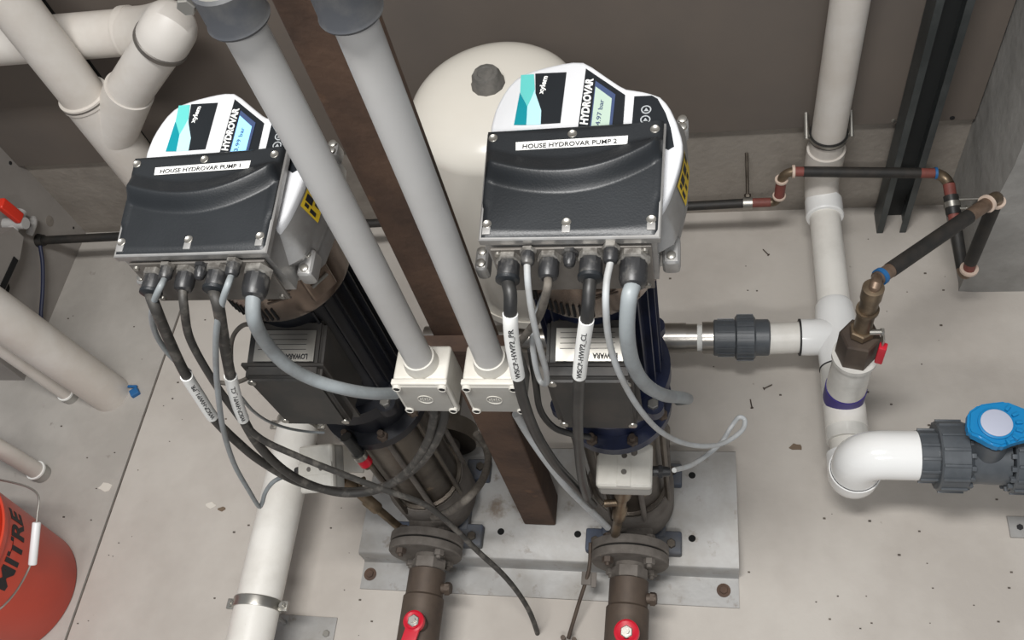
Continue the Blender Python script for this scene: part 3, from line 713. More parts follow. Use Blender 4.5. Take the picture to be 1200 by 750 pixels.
# ------------------------------------------------------------------ cables
def pts(tip, l):
    out = [] if tip is None else [V(tip) + V((0, 0.012, 0.002)), V(tip)]
    for i, e in enumerate(l):
        if isinstance(e, V): out.append(e); continue
        u, v, y = e[:3]
        if tip is not None and i == 0: y = tip.y - 0.018
        out.append(locate(u, v, x=e[3]) if len(e) > 3 else locate(u, v, y=y))
    return out
def cable(name, lab, cat, tip, l, r, m, sleeve=None, group=None, n=12):
    path = smooth(pts(tip, l), 7)
    t = empty(name, lab, cat, path[0], group) if sleeve else None
    bm = NB(); tube(bm, path, r, n)
    if not sleeve:
        o = obj(name, bm, m); tag(o, lab, cat, group); return path
    obj('sheath', bm, m, t)
    txt, va, vb, rs = sleeve
    def vv(p):
        c = M3 @ (p - EYE); return 375 - FOC * c.y / -c.z
    idx = [i for i, p in enumerate(path) if va <= vv(p) <= vb]
    idx = [i for k, i in enumerate(idx) if i - idx[0] == k]; sub = path[idx[0]:idx[-1] + 1]
    # refine the ends
    bm = NB(); tube(bm, sub, rs, 20); sl = obj('label_sleeve', bm, m_white, t, label='white printed label sleeve')
    rev = sub[::-1]; ln = sum((rev[i] - rev[i + 1]).length for i in range(len(rev) - 1))
    path_text('sleeve_lettering', txt, rev, ln * 0.06, rs, 0.0062, (EYE - sub[len(sub) // 2]).normalized(), m_ink, sl, ln * 0.82)
    return path
TAIL = locate(634, 760, y=0.48)
cable('power_cable', 'black cable with a white HWP2 PR label sleeve hanging from the right controller', 'cable', T2[0],
      [(598, 345, .575), (598, 372, .57), (600, 400, .565), (605, 430, .56), (613, 468, .56), (628, 508, .57), (650, 543, .585), (672, 567, .60), (695, 592, .63)], .0082, m_cblk, ('WSCP-HWP2_PR', 366, 441, .0094))
cable('power_cable', 'black cable with a white HWP2 CL label sleeve passing before the right terminal box', 'cable', T2[4],
      [(690, 345, .575), (688, 370, .57), (683, 405, .565), (679, 440, .56), (677, 480, .56), (678, 520, .565), (682, 560, .58), (688, 582, .60)], .0080, m_cblk, ('WSCP-HWP2_CL', 374, 443, .0092))
cable('control_cable', 'thin pale grey cable looping down and back up beside the HWP2 PR label', 'cable', T2[1],
      [(619, 335, .59), (624, 370, .585), (632, 405, .58), (640, 435, .58), (640, 449, .585), (633, 446, .60), (627, 425, .61), (624, 395, .625), (630, 365, .645), (640, 340, .67)], .0042, m_cgr2)
cable('control_cable', 'dusty grey cable bending left behind the HWP2 PR label sleeve', 'cable', T2[2],
      [(641, 340, .595), (632, 370, .60), (618, 390, .615), (606, 405, .63), (598, 420, .65), (592, 440, .69)], .0052, m_cdirt)
cable('sensor_cable', 'thin pale grey cable from the right controller looping right to the sensor box', 'cable', T2[5],
      [(711, 330, .585), (710, 360, .575), (714, 400, .565), (727, 440, .56), (750, 480, .57), (776, 507, .60), (808, 521, .64), (843, 521, .68), (868, 506, .72), (873, 493, .745), (866, 489, .75), (857, 500, .74), (842, 522, .70), (812, 544, .64), (790, 551, .60)], .0043, m_cgr2)
cable('motor_cable', 'thick grey cable curving right from the right controller', 'cable', T2[6],
      [(737, 350, .575), (735, 390, .565), (741, 425, .565), (756, 450, .58), (778, 463, .62), (800, 466, .68), (806, 468, .78), (795, 470, .9)], .0098, m_cgr)
cable('motor_cable', 'black cable curling into the bottom of the right terminal box', 'cable', None,
      [(622, 410, .66), (628, 450, .655), (633, 480, .65), (648, 500, .645), (668, 508, .65), (690, 512, .67)], .0055, m_cblk)
cable('power_cable', 'black cable with a white HWP1 PR label sleeve from the left controller', 'cable', T1[0],
      [(184, 365, .60), (198, 398, .60), (216, 436, .60), (234, 465, .60), (252, 492, .60), (276, 516, .60), (305, 540, .60), (345, 563, .605), (385, 574, .61), (425, 575, .615), (460, 566, .62), (490, 545, .62), (510, 518, .625), (520, 492, .635), (521, 476, .645)], .0078, m_cblk2, ('WSCP-HWP1_PR', 436, 489, .0096))
cable('power_cable', 'black cable with a white HWP1 CL label sleeve from the left controller', 'cable', T1[4],
      [(256, 360, .60), (261, 390, .595), (268, 430, .59), (276, 465, .585), (287, 495, .585), (306, 525, .585), (333, 551, .59), (366, 569, .595), (405, 578, .60), (445, 573, .61), (478, 552, .62), (500, 520, .625), (508, 492, .635), (509, 476, .645)], .0080, m_cblk2, ('WSCP-HWP1_CL', 438, 493, .0096))
cable('control_cable', 'dusty black cable sweeping down across both pumps to the bottom edge', 'cable', T1[2],
      [(216, 362, .60), (222, 395, .595), (240, 430, .59), (265, 468, .585), (300, 510, .58), (345, 533, .58), (395, 553, .58), (450, 574, .58), (495, 590, .58), (525, 612, .575), (560, 646, .56), (592, 676, .54), (614, 705, .52), (626, 730, .50), (634, 760, .48)] + [V((TAIL.x + dx, y_, TAIL.z * f)) for dx, y_, f in ((0.01, 0.44, 0.6), (0.02, 0.40, 0.25), (0.05, 0.34, 0.02))], .0058, m_cblk2)
cable('control_cable', 'thin grey cable hanging at the far left of the left controller', 'cable', T1[1],
      [(188, 336, .60), (181, 352, .59), (178, 372, .60), (183, 392, .61), (194, 410, .615), (208, 425, .62), (222, 436, .62)], .0042, m_cgr)
cable('sensor_cable', 'thin grey cable hanging straight to a sharp bend above the floor pipe', 'cable', T1[5],
      [(267, 334, .59), (261, 352, .585), (254, 385, .58), (253, 425, .575), (256, 465, .57), (262, 505, .57), (275, 545, .575), (293, 577, .58), (303, 593, .585), (307, 590, .59), (311, 577, .60), (320, 565, .61), (333, 558, .625)], .0044, m_cgr)
cable('motor_cable', 'thick grey cable sweeping from the left controller into the left junction box', 'cable', T1[6],
      [(298, 375, .595), (312, 402, .59), (335, 427, .59), (365, 444, .595), (400, 455, .60), (435, 461, .62), (464, 461, .65)], .0098, m_cgr)
cable('looped_cable', 'thin dusty cable loop hanging behind the left labelled cables', 'cable', None,
      [(248, 447, .66), (270, 449, .66), (290, 443, .66), (307, 425, .665), (312, 403, .675), (303, 386, .69), (289, 380, .70), (277, 388, .70), (271, 403, .69), (271, 430, .68)], .0038, m_cdirt)
cable('thin_wire', 'thin grey wire running to the upper clamp of the left floor pipe', 'cable', None,
      [(283, 466, .595), (297, 482, .64), (315, 494, .69), (338, 502, .72), (362, 506, .75), (380, 507, .76)], .0028, m_cgr)
cable('flexible_conduit', 'dusty grey flexible conduit rising from the left pump foot behind the post', 'conduit', None,
      [(508, 606, .665), (525, 600, .655), (548, 584, .65), (565, 563, 0, -.455), (572, 541, 0, -.465), (569, 524, 0, -.485), (558, 508, 0, -.50)], .0085, m_cdirt)
cable('flexible_conduit', 'pale dusty conduit slanting from the right junction box down to the right pump flange', 'conduit', None,
      [(605, 485, .63), (620, 510, .625), (642, 542, .62), (665, 571, .62), (690, 596, .63), (712, 618, .645)], .0072, m_cgr2)

# ------------------------------------------------------------------ sensor boxes
def sensor(px, c, ax, lab, m1, stem_to, gx=None):
    t = empty('pressure_sensor_box', lab, 'sensor', c)
    X, Y, Z = ax
    bm = NB(); box(bm, c, (0.100, 0.084, 0.04), ax=ax, bev=0.010); obj('lower_case', bm, m_lidg, t)
    bm = NB(); box(bm, c + Z * 0.024, (0.104, 0.088, 0.02), ax=ax, bev=0.009); lid = obj('lid', bm, m_boxg, t, label='pale grey rounded lid')
    bm = NB(); box(bm, c + Z * 0.034, (0.026, 0.088, 0.003), ax=ax, bev=0.001); obj('lid_band', bm, m_boxg, lid)
    for k in (-1, 1):
        bm = NB(); lathe(bm, c + Z * 0.0355 + Y * k * 0.016, Z, [(0, 0.0055), (0.001, 0.005)], 12); obj('lid_screw', bm, m_gpl, lid)
    bm = NB(); g = gx or X; e = c + g * (0.05 if g == X else 0.041) + Z * 0.002; rod(bm, e, e + g * 0.012, 0.010, 16); hexnut(bm, e + g * 0.012, g, 0.013, 0.008); rod(bm, e + g * 0.018, e + g * 0.034, 0.011, 16, 0.008); obj('side_gland', bm, m_gland, t)
    bm = NB(); a = c - Z * 0.02; d = (V(stem_to) - a); ln = d.length
    lathe(bm, a, d, [(0, 0.012), (ln * 0.16, 0.012), (ln * 0.17, 0.017), (ln * 0.30, 0.017), (ln * 0.31, 0.011), (ln * 0.5, 0.011), (ln * 0.52, 0.015), (ln * 0.66, 0.015), (ln * 0.68, 0.010), (ln, 0.010)], 16)
    obj('brass_stem', bm, m_brass, t, label='dull brass threaded stem')
    b2 = a + d * 0.42
    bm = NB(); rod(bm, b2, b2 - X * 0.034 - Y * 0.004, 0.008, 12); rod(bm, b2 - X * 0.03 - Y * 0.004, b2 - X * 0.036 - Z * 0.02 , 0.005, 10); obj('bleed_cock', bm, m_brass, t)
sensor(P2X, locate(733, 552, z=0.565), (V((1, 0, 0)), V((0, 1, 0)), V((0, 0, 1))), 'pale grey sensor box on a brass stem above the right pump flange', m_boxg, (P2X - 0.028, 0.660, 0.235))
c = locate(380, 549, z=0.40)
Z_ = V((-0.22, -0.40, 0.89)).normalized(); X_ = V((0.10, -0.9, -0.4)); X_ = (X_ - Z_ * X_.dot(Z_)).normalized(); Y_ = Z_.cross(X_)
sensor(P1X, c, (X_, Y_, Z_), 'pale grey sensor box tilted over the left floor pipe', m_boxg, locate(468, 618, z=0.12), -Y_)
# red-ringed connector of the left pump
a, b = locate(405, 512, y=0.68), locate(432, 546, y=0.66)
t = empty('sensor_connector', 'black connector with a red ring under the left terminal box', 'connector', b)
bm = NB(); rod(bm, a, a.lerp(b, 0.62), 0.011, 18); obj('plug', bm, m_cblk, t)
bm = NB(); rod(bm, a.lerp(b, 0.55), a.lerp(b, 0.68), 0.0145, 20); obj('locking_ring', bm, m_zinc, t)
bm = NB(); rod(bm, a.lerp(b, 0.68), a.lerp(b, 0.90), 0.0135, 20); obj('red_ring', bm, m_red, t, label='red ring')
bm = NB(); rod(bm, a.lerp(b, 0.90), b, 0.010, 16); rod(bm, b, V((P1X - 0.03, PY - 0.08, 0.62)), 0.008, 12); obj('brass_tail', bm, m_brass, t)
# drain wire bracket beside right flange
t = empty('hanging_rod', 'thin rusty rod with a small clip left of the right pump flange', 'rod', locate(666, 748, z=0.02))
a, b, c = locate(692, 636, z=0.15), locate(690, 668, z=0.12), locate(666, 748, z=0.02)
bm = NB(); tube(bm, smooth([a, b, b.lerp(c, 0.5), c], 6), 0.0045, 10); obj('rod', bm, m_bronze, t)
bm = NB(); box(bm, b.lerp(c, 0.12), (0.022, 0.03, 0.006), bev=0.001); box(bm, b.lerp(c, 0.12) + V((0.018, -0.004, 0.004)), (0.012, 0.034, 0.005), bev=0.001); obj('clip', bm, m_iron, t)
for d in (V((-0.012, 0.0, 0)), V((0.014, -0.003, 0))):
    bm = NB(); lathe(bm, c + d, (0, 0, 1), [(-0.004, 0.006), (0.006, 0.006)], 10); obj('rod_nut', bm, m_bronze, t)

# ------------------------------------------------------------------ pressure tank
t = empty('pressure_tank', 'large cream pressure tank behind the right controller', 'tank', (-0.456, 1.46, 0))
tq = locate(572, 98, y=1.385); TC = V((tq.x, 1.385, 0)); TR = 0.187
bm = NB()
zt0, zt1 = 0.24, tq.z
prof = [(0.10, 0.05), (0.11, 0.09), (0.14, 0.135), (0.19, 0.163), (0.24, TR)]
zs = zt1 - 0.075
prof += [(zs, TR)]
for k in range(1, 11):
    a = k / 10 * PI / 2; prof.append((zs + 0.075 * math.sin(a), max(0.002, TR * math.cos(a) ** 0.85)))
lathe(bm, TC, (0, 0, 1), prof, 72); obj('vessel', bm, m_tank, t)
bm = NB(); lathe(bm, TC + V((0, 0, 0.225)), (0, 0, 1), [(0, TR), (0.0, TR + 0.003), (0.03, TR + 0.003), (0.03, TR)], 64); obj('seam_band', bm, m_tank, t)
bm = NB(); lathe(bm, TC + V((0, 0, 0)), (0, 0, 1), [(0, 0.13), (0.006, 0.13), (0.006, 0.12), (0.14, 0.125)], 40, cap=False); obj('stand_ring', bm, m_dsteel, t)
ct = V((TC.x, TC.y, zt1 - 0.006))
bm = NB(); lathe(bm, ct, (0, 0, 1), [(0, 0.036), (0.008, 0.036), (0.012, 0.033), (0.030, 0.030), (0.036, 0.026), (0.037, 0.018), (0.035, 0.016)], 12); obj('valve_cap', bm, mat('dusty_grey_cap', (92, 90, 86), 0.7, c2=(120, 116, 110), scale=20), t, label='dark grey dusty valve cap', angle=40)

# ------------------------------------------------------------------ white floor pipework on the right
ZP = 0.16
def ringmark(bm, c, d, r, th=0.0016):
    lathe(bm, V(c) - V(d).normalized() * th, d, [(0, r - 0.003), (0, r), (2 * th, r), (2 * th, r - 0.003)], 40)
t = empty('discharge_pipework', 'white pressure pipe along the floor with tee and elbows, right of the pumps', 'pipe', (0.31, 1.2, 0.1))
A0 = locate(964, 228, z=ZP); A1 = locate(978, 395, z=ZP); A2 = locate(988, 490, z=ZP); A3 = locate(998, 562, z=ZP)
A0 = V((A0.x, A0.y, ZP)); A0 += (A3 - A0).normalized() * 0.055; dirp = (A3 - A0).normalized()
yy = lambda s: A0 + dirp * s
LT = (A1 - A0).length; L3 = (A3 - A0).length
print('pipe', A0, A1, A2, A3)
bm = NB(); rod(bm, A0, yy(LT - 0.05), 0.0395, 40); obj('long_pipe', bm, m_pvc, t)
bm = NB(); rod(bm, yy(0.02), yy(-0.03), 0.0485, 40); lathe(bm, yy(0.02), dirp, [(0, 0.049), (0.004, 0.047), (0.004, 0.0395)], 40); obj('coupling', bm, m_gloss, t)
bm = NB(); ringmark(bm, yy(0.022), dirp, 0.0425); obj('seal_ring', bm, m_ink, t)
# elbow down from the wall pipe
WP = V((0.322, 1.666, 0))
bm = NB(); e0 = yy(-0.02); ec = V((WP.x, WP.y, ZP)); e1 = V((WP.x, WP.y, ZP + 0.11))
tube(bm, arc(ec, e0, e1, 10), 0.044, 32); obj('wall_elbow', bm, m_dwv, t)
# tee
s = LT
bm = NB(); lathe(bm, yy(s - 0.10), dirp, [(0, 0.0395), (0.012, 0.046), (0.05, 0.048), (0.145, 0.048), (0.19, 0.0475), (0.19, 0.042)], 44)
xb = locate(937, 397, z=ZP)
rod(bm, yy(s), V((xb.x, yy(s).y, ZP)), 0.0455, 40); obj('tee', bm, m_gloss, t)
bm = NB(); ringmark(bm, (xb.x, yy(s).y, ZP), (1, 0, 0), 0.0462, 0.002); ringmark(bm, yy(s + 0.09), dirp, 0.0485); obj('seal_ring', bm, m_ink, t)
bm = NB(); rod(bm, (xb.x, yy(s).y, ZP), locate(900, 397, z=ZP) * 1.0, 0.0390, 36)
obj('branch_pipe', bm, m_pvc, t)
# saddle tee
SQ = locate(985, 470, z=ZP)
ss = (SQ - A0).length
bm = NB(); lathe(bm, yy(s + 0.09), dirp, [(0, 0.047), (0.19, 0.047)], 40); obj('saddle_tee', bm, m_clear, t, label='translucent grey-white tee')
e3 = L3 - 0.0
bm = NB(); lathe(bm, yy(s + 0.24), dirp, [(-0.05, 0.0475), (0.008, 0.0475), (0.010, 0.040), (e3 - s - 0.24, 0.040)], 40); obj('short_pipe', bm, m_pvc, t)
bm = NB(); ringmark(bm, yy(s + 0.250), dirp, 0.0455, 0.0025); obj('seal_ring', bm, m_ink, t)
# bottom elbow turning up, then top elbow turning right
ZT = 0.30
Bc = V((yy(e3).x, yy(e3).y, ZP)); 
bm = NB(); tube(bm, [yy(e3 - 0.062)] + arc(Bc, yy(e3 - 0.045), Bc + V((0, 0, 0.04)), 10) + [Bc + V((0, 0, 0.060))], lambda q: 0.0495 + 0.006 * q, 36); obj('lower_elbow', bm, m_gloss, t)
bm = NB(); lathe(bm, Bc + V((0, 0, 0.058)), (0, 0, 1), [(0, 0.046), (0, 0.0525), (0.006, 0.0525), (0.006, 0.046)], 36); obj('seal_ring', bm, m_ink, t)
Tc = V((Bc.x, Bc.y, ZT)); xe = locate(1075, 541, z=ZT)
bm = NB(); tube(bm, [Tc - V((0, 0, 0.076))] + arc(Tc, Tc - V((0, 0, 0.050)), Tc + V((0.055, 0, 0)), 12) + [V((xe.x, Tc.y, ZT))], 0.052, 40); obj('upper_elbow', bm, m_gloss, t)
# stainless nipple to the manifold
ym = yy(LT).y
t = empty('steel_manifold', 'stainless steel manifold pipe emerging behind the right pump', 'pipe', (-0.3, ym, ZP))
xr = [locate(u, 397, z=ZP).x for u in (783, 817, 823, 836)]
bm = NB(); rod(bm, (-0.72, ym, ZP), (xr[1], ym, ZP), 0.036, 36); obj('pipe', bm, m_steel, t)
bm = NB(); lathe(bm, (xr[0] - 0.03, ym, ZP), (1, 0, 0), [(0, 0.036), (0, 0.0385), (0.075, 0.0385), (0.075, 0.036)], 36); obj('socket', bm, m_steel, t)
bm = NB(); rod(bm, (xr[1], ym, ZP), (xr[2] + 0.004, ym, ZP), 0.033, 32); obj('tape_wrap', bm, m_white, t, label='white thread tape')
bm = NB(); rod(bm, (xr[2], ym, ZP), (xr[3], ym, ZP), 0.041, 36); obj('steel_collar', bm, m_steel, t)
# grey union
t = empty('pipe_union', 'dark grey ribbed plastic union between the steel pipe and the white tee', 'union', (0.07, ym, ZP - 0.05))
x0, x1, x2, x3 = [locate(u, 397, z=ZP).x for u in (836, 861, 885, 902)]
bm = NB(); lathe(bm, (x0, ym, ZP), (1, 0, 0), [(0, 0.043), (0.003, 0.046), (x1 - x0, 0.046)], 40); 
for k in range(14):
    a = 2 * PI * k / 14; box(bm, V(((x0 + x1) / 2 + 0.004, ym + 0.0465 * math.cos(a), ZP + 0.0465 * math.sin(a))), (x1 - x0 - 0.012, 0.004, 0.004), ax=(V((1, 0, 0)), V((0, math.cos(a), math.sin(a))), V((0, -math.sin(a), math.cos(a)))))
obj('threaded_end', bm, m_union, t)
bm = NB(); lathe(bm, (x1, ym, ZP), (1, 0, 0), [(0, 0.050), (0.004, 0.056), (x2 - x1 - 0.005, 0.056), (x2 - x1, 0.050)], 44)
for k in range(20):
    a = 2 * PI * k / 20; box(bm, V(((x1 + x2) / 2, ym + 0.0565 * math.cos(a), ZP + 0.0565 * math.sin(a))), (x2 - x1 - 0.01, 0.005, 0.006), ax=(V((1, 0, 0)), V((0, math.cos(a), math.sin(a))), V((0, -math.sin(a), math.cos(a)))))
obj('union_nut', bm, m_union, t)
bm = NB(); lathe(bm, (x2, ym, ZP), (1, 0, 0), [(0, 0.046), (x3 - x2 - 0.004, 0.046), (x3 - x2, 0.041)], 40); obj('socket_end', bm, m_union, t)
# riser with brass valve
RB = V((SQ.x + 0.004, SQ.y, ZP))
rz = lambda u, v: locate(u, v, y=RB.y - 0.02).z
t = empty('air_release_valve', 'brass valve stack with red lever rising from the translucent tee', 'valve', RB)
zA, zB, zC, zD, zE, zF = [rz(*q) for q in ((986, 462), (993, 425), (998, 402), (1005, 378), (1010, 362), (1014, 350))]
print('riser', RB, zA, zB, zC, zD, zE, zF)
bm = NB(); lathe(bm, (RB.x, RB.y, ZP + 0.02), (0, 0, 1), [(0, 0.046), (zA - ZP - 0.02, 0.046)], 40); obj('purple_seal', bm, m_purple, t, label='purple primer ring')
bm = NB(); lathe(bm, (RB.x, RB.y, zA), (0, 0, 1), [(0, 0.042), (0.003, 0.0445), (zB - zA - 0.015, 0.043), (zB - zA - 0.013, 0.0475), (zB - zA, 0.0475), (zB - zA, 0.04)], 40); obj('translucent_reducer', bm, m_clear, t)
bm = NB(); lathe(bm, (RB.x, RB.y, zB - 0.004), (0, 0, 1), [(0, 0.042), ((zC - zB), 0.042), (zC - zB + 0.004, 0.038)], 6, ph=0.3)
obj('large_hex', bm, m_bronze, t, angle=20)
bm = NB(); lathe(bm, (RB.x, RB.y, zC), (0, 0, 1), [(0, 0.020), (0.006, 0.020), (0.006, 0.025), (0.024, 0.025), (0.026, 0.022)], 6); obj('small_hex', bm, m_brass, t, angle=20)
bm = NB(); lathe(bm, (RB.x, RB.y, zC + 0.02), (0, 0, 1), [(0, 0.018), (zD - zC - 0.01, 0.018), (zD - zC - 0.008, 0.0225), (zD - zC, 0.0225), (zD - zC, 0.018), (zE - zC - 0.01, 0.018), (zE - zC - 0.01, 0.0205), (zF - zC - 0.012, 0.0205), (zF - zC - 0.01, 0.012)], 24); obj('valve_body', bm, m_brass, t)
lv = V((RB.x + 0.026, RB.y - 0.012, zC + 0.03))
bm = NB(); rod(bm, lv - V((0.014, 0, 0)), lv + V((0.012, 0, 0)), 0.006, 12); hexnut(bm, lv + V((0.008, 0, 0)), (1, 0, 0), 0.009, 0.006)
box(bm, lv + V((0.012, -0.012, -0.012)), (0.004, 0.02, 0.03), bev=0.001); lever = obj('lever_arm', bm, m_zinc, t)
bm = NB(); box(bm, lv + V((0.014, -0.020, -0.052)), (0.016, 0.018, 0.062), ax=(V((0.95, -0.3, 0)), V((0.3, 0.95, 0)), V((0, 0, 1))), bev=0.003); obj('red_sleeve', bm, m_red, t, label='red lever sleeve')
# ------------------------------------------------------------------ big blue-handled valve
t = empty('union_ball_valve', 'large dark grey union ball valve with bright blue handle at the right edge', 'valve', (0.5, Tc.y, ZT - 0.07))
yv = Tc.y
def xa(u): return locate(u, 541, z=ZT).x
def ribbed(bm, xa_, xb_, r, n, rib=0.004, wd=None):
    lathe(bm, (xa_, yv, ZT), (1, 0, 0), [(0, r - 0.004), (0.003, r), (xb_ - xa_ - 0.003, r), (xb_ - xa_, r - 0.004)], 48)
    for k in range(n):
        a = 2 * PI * k / n
        box(bm, V(((xa_ + xb_) / 2, yv + r * math.cos(a), ZT + r * math.sin(a))), (xb_ - xa_ - 0.006, 2 * rib, wd or 0.006), ax=(V((1, 0, 0)), V((0, math.cos(a), math.sin(a))), V((0, -math.sin(a), math.cos(a)))), bev=0.001)
bm = NB(); ribbed(bm, xa(1074), xa(1102), 0.053, 12); obj('socket_end', bm, m_union, t)
bm = NB(); ribbed(bm, xa(1096), xa(1130), 0.072, 14); obj('union_nut', bm, m_union, t)
bm = NB(); lathe(bm, (xa(1127), yv, ZT), (1, 0, 0), [(0, 0.064), (0.005, 0.066), (0.012, 0.058), (0.03, 0.056), (xa(1178) - xa(1127), 0.058)], 44); obj('valve_body', bm, m_union, t)
for k in range(16):
    a = 2 * PI * k / 16
    for xx in (xa(1132), xa(1178)):
        bm = NB(); box(bm, V((xx, yv + 0.064 * math.cos(a), ZT + 0.064 * math.sin(a))), (0.010, 0.010, 0.010), ax=(V((1, 0, 0)), V((0, math.cos(a), math.sin(a))), V((0, -math.sin(a), math.cos(a)))), bev=0.002); obj('ratchet_tooth', bm, m_union, t)
bm = NB(); ribbed(bm, xa(1180), xa(1214), 0.072, 14); obj('union_nut', bm, m_union, t)
bm = NB(); lathe(bm, (xa(1214), yv, ZT), (1, 0, 0), [(0, 0.05), (0.6, 0.05)], 40); obj('outgoing_pipe', bm, m_gloss, t)
hz = ZT + 0.085
hc = locate(1168, 508, z=hz + 0.03)
bm = NB(); lathe(bm, (hc.x, yv, ZT + 0.04), (0, 0, 1), [(0, 0.035), (0.05, 0.028)], 28); obj('stem_housing', bm, m_union, t)
hy = yv
hc = V((hc.x, hc.y, 0))
bm = NB()
# handle outline in plan from the photograph: wide hub with a wing on either side
out = [(1131, 489), (1144, 480), (1156, 478), (1175, 476), (1190, 482), (1206, 488), (1240, 488), (1240, 518), (1206, 519), (1188, 523), (1170, 530), (1158, 527), (1145, 519), (1133, 514), (1130, 508)]
prism(bm, [locate(u, v, z=hz + 0.012) for u, v in out], V((0, 0, 0.026)))
bmesh.ops.recalc_face_normals(bm, faces=bm.faces)
bmesh.ops.bevel(bm, geom=list(bm.edges), offset=0.005, segments=3, affect='EDGES')
hd = obj('handle', bm, m_bval, t, label='bright blue handle')
cc_ = locate(1167, 497, z=hz + 0.038)
bm = NB(); lathe(bm, cc_, (0, 0, 1), [(-0.02, 0.0335), (0.004, 0.033), (0.005, 0.030)], 36); obj('hub_rim', bm, m_bval, hd)
bm = NB(); lathe(bm, cc_, (0, 0, 1), [(0, 0.029), (0.007, 0.029), (0.008, 0.026)], 36); obj('cap_disc', bm, m_disc, hd, label='pale lilac cap')
for k in range(6):
    a = -1.2 + k * 0.42
    bm = NB(); box(bm, cc_ + V((0.042 * math.cos(a), 0.042 * math.sin(a), 0.001)), (0.012, 0.006, 0.01), ax=(V((math.cos(a), math.sin(a), 0)), V((-math.sin(a), math.cos(a), 0)), V((0, 0, 1))), bev=0.001); obj('handle_tooth', bm, m_bval, hd)
# small floor bracket at the right edge
t = empty('floor_bracket', 'grey metal floor bracket with one screw below the blue-handled valve', 'bracket', locate(1200, 620, z=0))
bm = NB(); p = locate(1186, 628, z=0.0); box(bm, p + V((0.06, 0.02, 0.003)), (0.13, 0.05, 0.006), bev=0.002); obj('bracket_plate', bm, m_plate, t)
bm = NB(); hexnut(bm, locate(1195, 618, z=0.006), (0, 0, 1), 0.007, 0.005); obj('bracket_screw', bm, m_ink, t)

# ------------------------------------------------------------------ vertical wall pipe on the right
t = empty('drain_riser', 'tall off-white drain pipe up the back wall, right of centre', 'pipe', (WP.x, WP.y, ZP))
bm = NB(); lathe(bm, (WP.x, WP.y, ZP + 0.09), (0, 0, 1), [(0, 0.048), (0.08, 0.048), (0.08, 0.042), (2.3, 0.042)], 40); obj('pipe', bm, m_dwv, t)
zc = locate(970, 172, y=1.625).z
t = empty('pipe_clamp', 'black-lined metal clamp holding the drain pipe right of centre', 'clamp', (WP.x, WP.y, zc))
bm = NB(); lathe(bm, (WP.x, WP.y, zc - 0.008), (0, 0, 1), [(0, 0.043), (0, 0.0475), (0.016, 0.0475), (0.016, 0.043)], 40, cap=False); obj('rubber_lining', bm, m_cblk, t)
bm = NB(); lathe(bm, (WP.x, WP.y, zc - 0.004), (0, 0, 1), [(0, 0.0475), (0, 0.0485), (0.008, 0.0485), (0.008, 0.0475)], 40, cap=False)
for sx in (-1, 1):
    rod(bm, (WP.x + sx * 0.054, WP.y - 0.012, zc), (WP.x + sx * 0.054, 1.715, zc + 0.03), 0.006, 10); box(bm, (WP.x + sx * 0.053, WP.y, zc), (0.014, 0.012, 0.016))
obj('metal_band', bm, m_zinc, t)

# ------------------------------------------------------------------ black insulated line along the back wall
t = empty('insulated_copper_line', 'thin black-insulated copper line running along the back wall behind both pumps', 'pipe', (-0.5, 1.6, 0.1))
def seg(name, a, b, r, m, par=None, n=20): 
    bm = NB(); rod(bm, a, b, r, n); return obj(name, bm, m, par)
q0 = locate(45, 282, x=-2.05); q1 = locate(432, 262, y=1.60); q2 = locate(874, 238, y=1.60); q3 = locate(886, 238, y=1.60); q4 = locate(903, 237, y=1.60)
seg('insulation', q0, q1, 0.0135, m_ins, t); seg('insulation', q1, q2, 0.0125, m_ins, t)
bm = NB(); lathe(bm, q0, (q1 - q0), [(0, 0.022), (0.02, 0.018)], 16); obj('wall_grommet', bm, m_ins, t)
seg('copper_tube', q2, q4, 0.0125, m_cop, t)
q5 = locate(912, 237, y=1.60); q6 = locate(917, 203, y=1.60)
bm = NB(); tube(bm, [q4] + arc(q5, q5 - V((0.02, 0, 0)), q5.lerp(q6, 0.25), 6), 0.0115, 18); obj('elbow', bm, m_brass, t)
seg('coated_riser', q5.lerp(q6, 0.25), q5.lerp(q6, 0.75), 0.0135, m_cop, t)
for f in (0.22, 0.78):
    bm = NB(); lathe(bm, q5.lerp(q6, f) - V((0, 0, 0.003)), (0, 0, 1), [(0, 0.017), (0.006, 0.017)], 20); obj('pink_washer', bm, m_pink, t)
q7 = locate(930, 201, y=1.60); q8 = locate(1095, 203, y=1.60); q9 = locate(1108, 206, y=1.60)
bm = NB(); tube(bm, arc(q6, q5.lerp(q6, 0.75), q7, 7), 0.0115, 18); obj('elbow', bm, m_brass, t)
bm = NB(); lathe(bm, q7 - V((0.004, 0, 0)), (1, 0, 0), [(0, 0.017), (0.007, 0.017)], 20); obj('pink_washer', bm, m_pink, t)
seg('copper_tube', q7, q7.lerp(q8, 0.09), 0.0125, m_cop, t); seg('insulation', q7.lerp(q8, 0.07), q7.lerp(q8, 0.90), 0.0135, m_ins, t); seg('copper_tube', q7.lerp(q8, 0.90), q8, 0.0125, m_cop, t)
bm = NB(); lathe(bm, q8, (1, 0, 0), [(0, 0.015), (0.006, 0.015)], 18); obj('blue_ring', bm, m_bluec, t, label='blue ring')
ra = locate(1112, 216, y=1.575); rb_ = locate(1117, 262, y=1.46); rc = locate(1129, 322, y=1.36)
bm = NB(); tube(bm, arc(q9, q8, ra, 7), 0.0135, 18); obj('elbow', bm, m_brass, t)
seg('coated_drop', ra, ra.lerp(rc, 0.42), 0.0140, m_cop, t)
seg('rubber_insert', ra.lerp(rc, 0.13), ra.lerp(rc, 0.34), 0.0175, m_cblk, t)
bm = NB(); d = (rc - ra).normalized(); lathe(bm, ra.lerp(rc, 0.42), d, [(0, 0.018), (0.006, 0.018)], 18); obj('pink_washer', bm, m_pink, t)
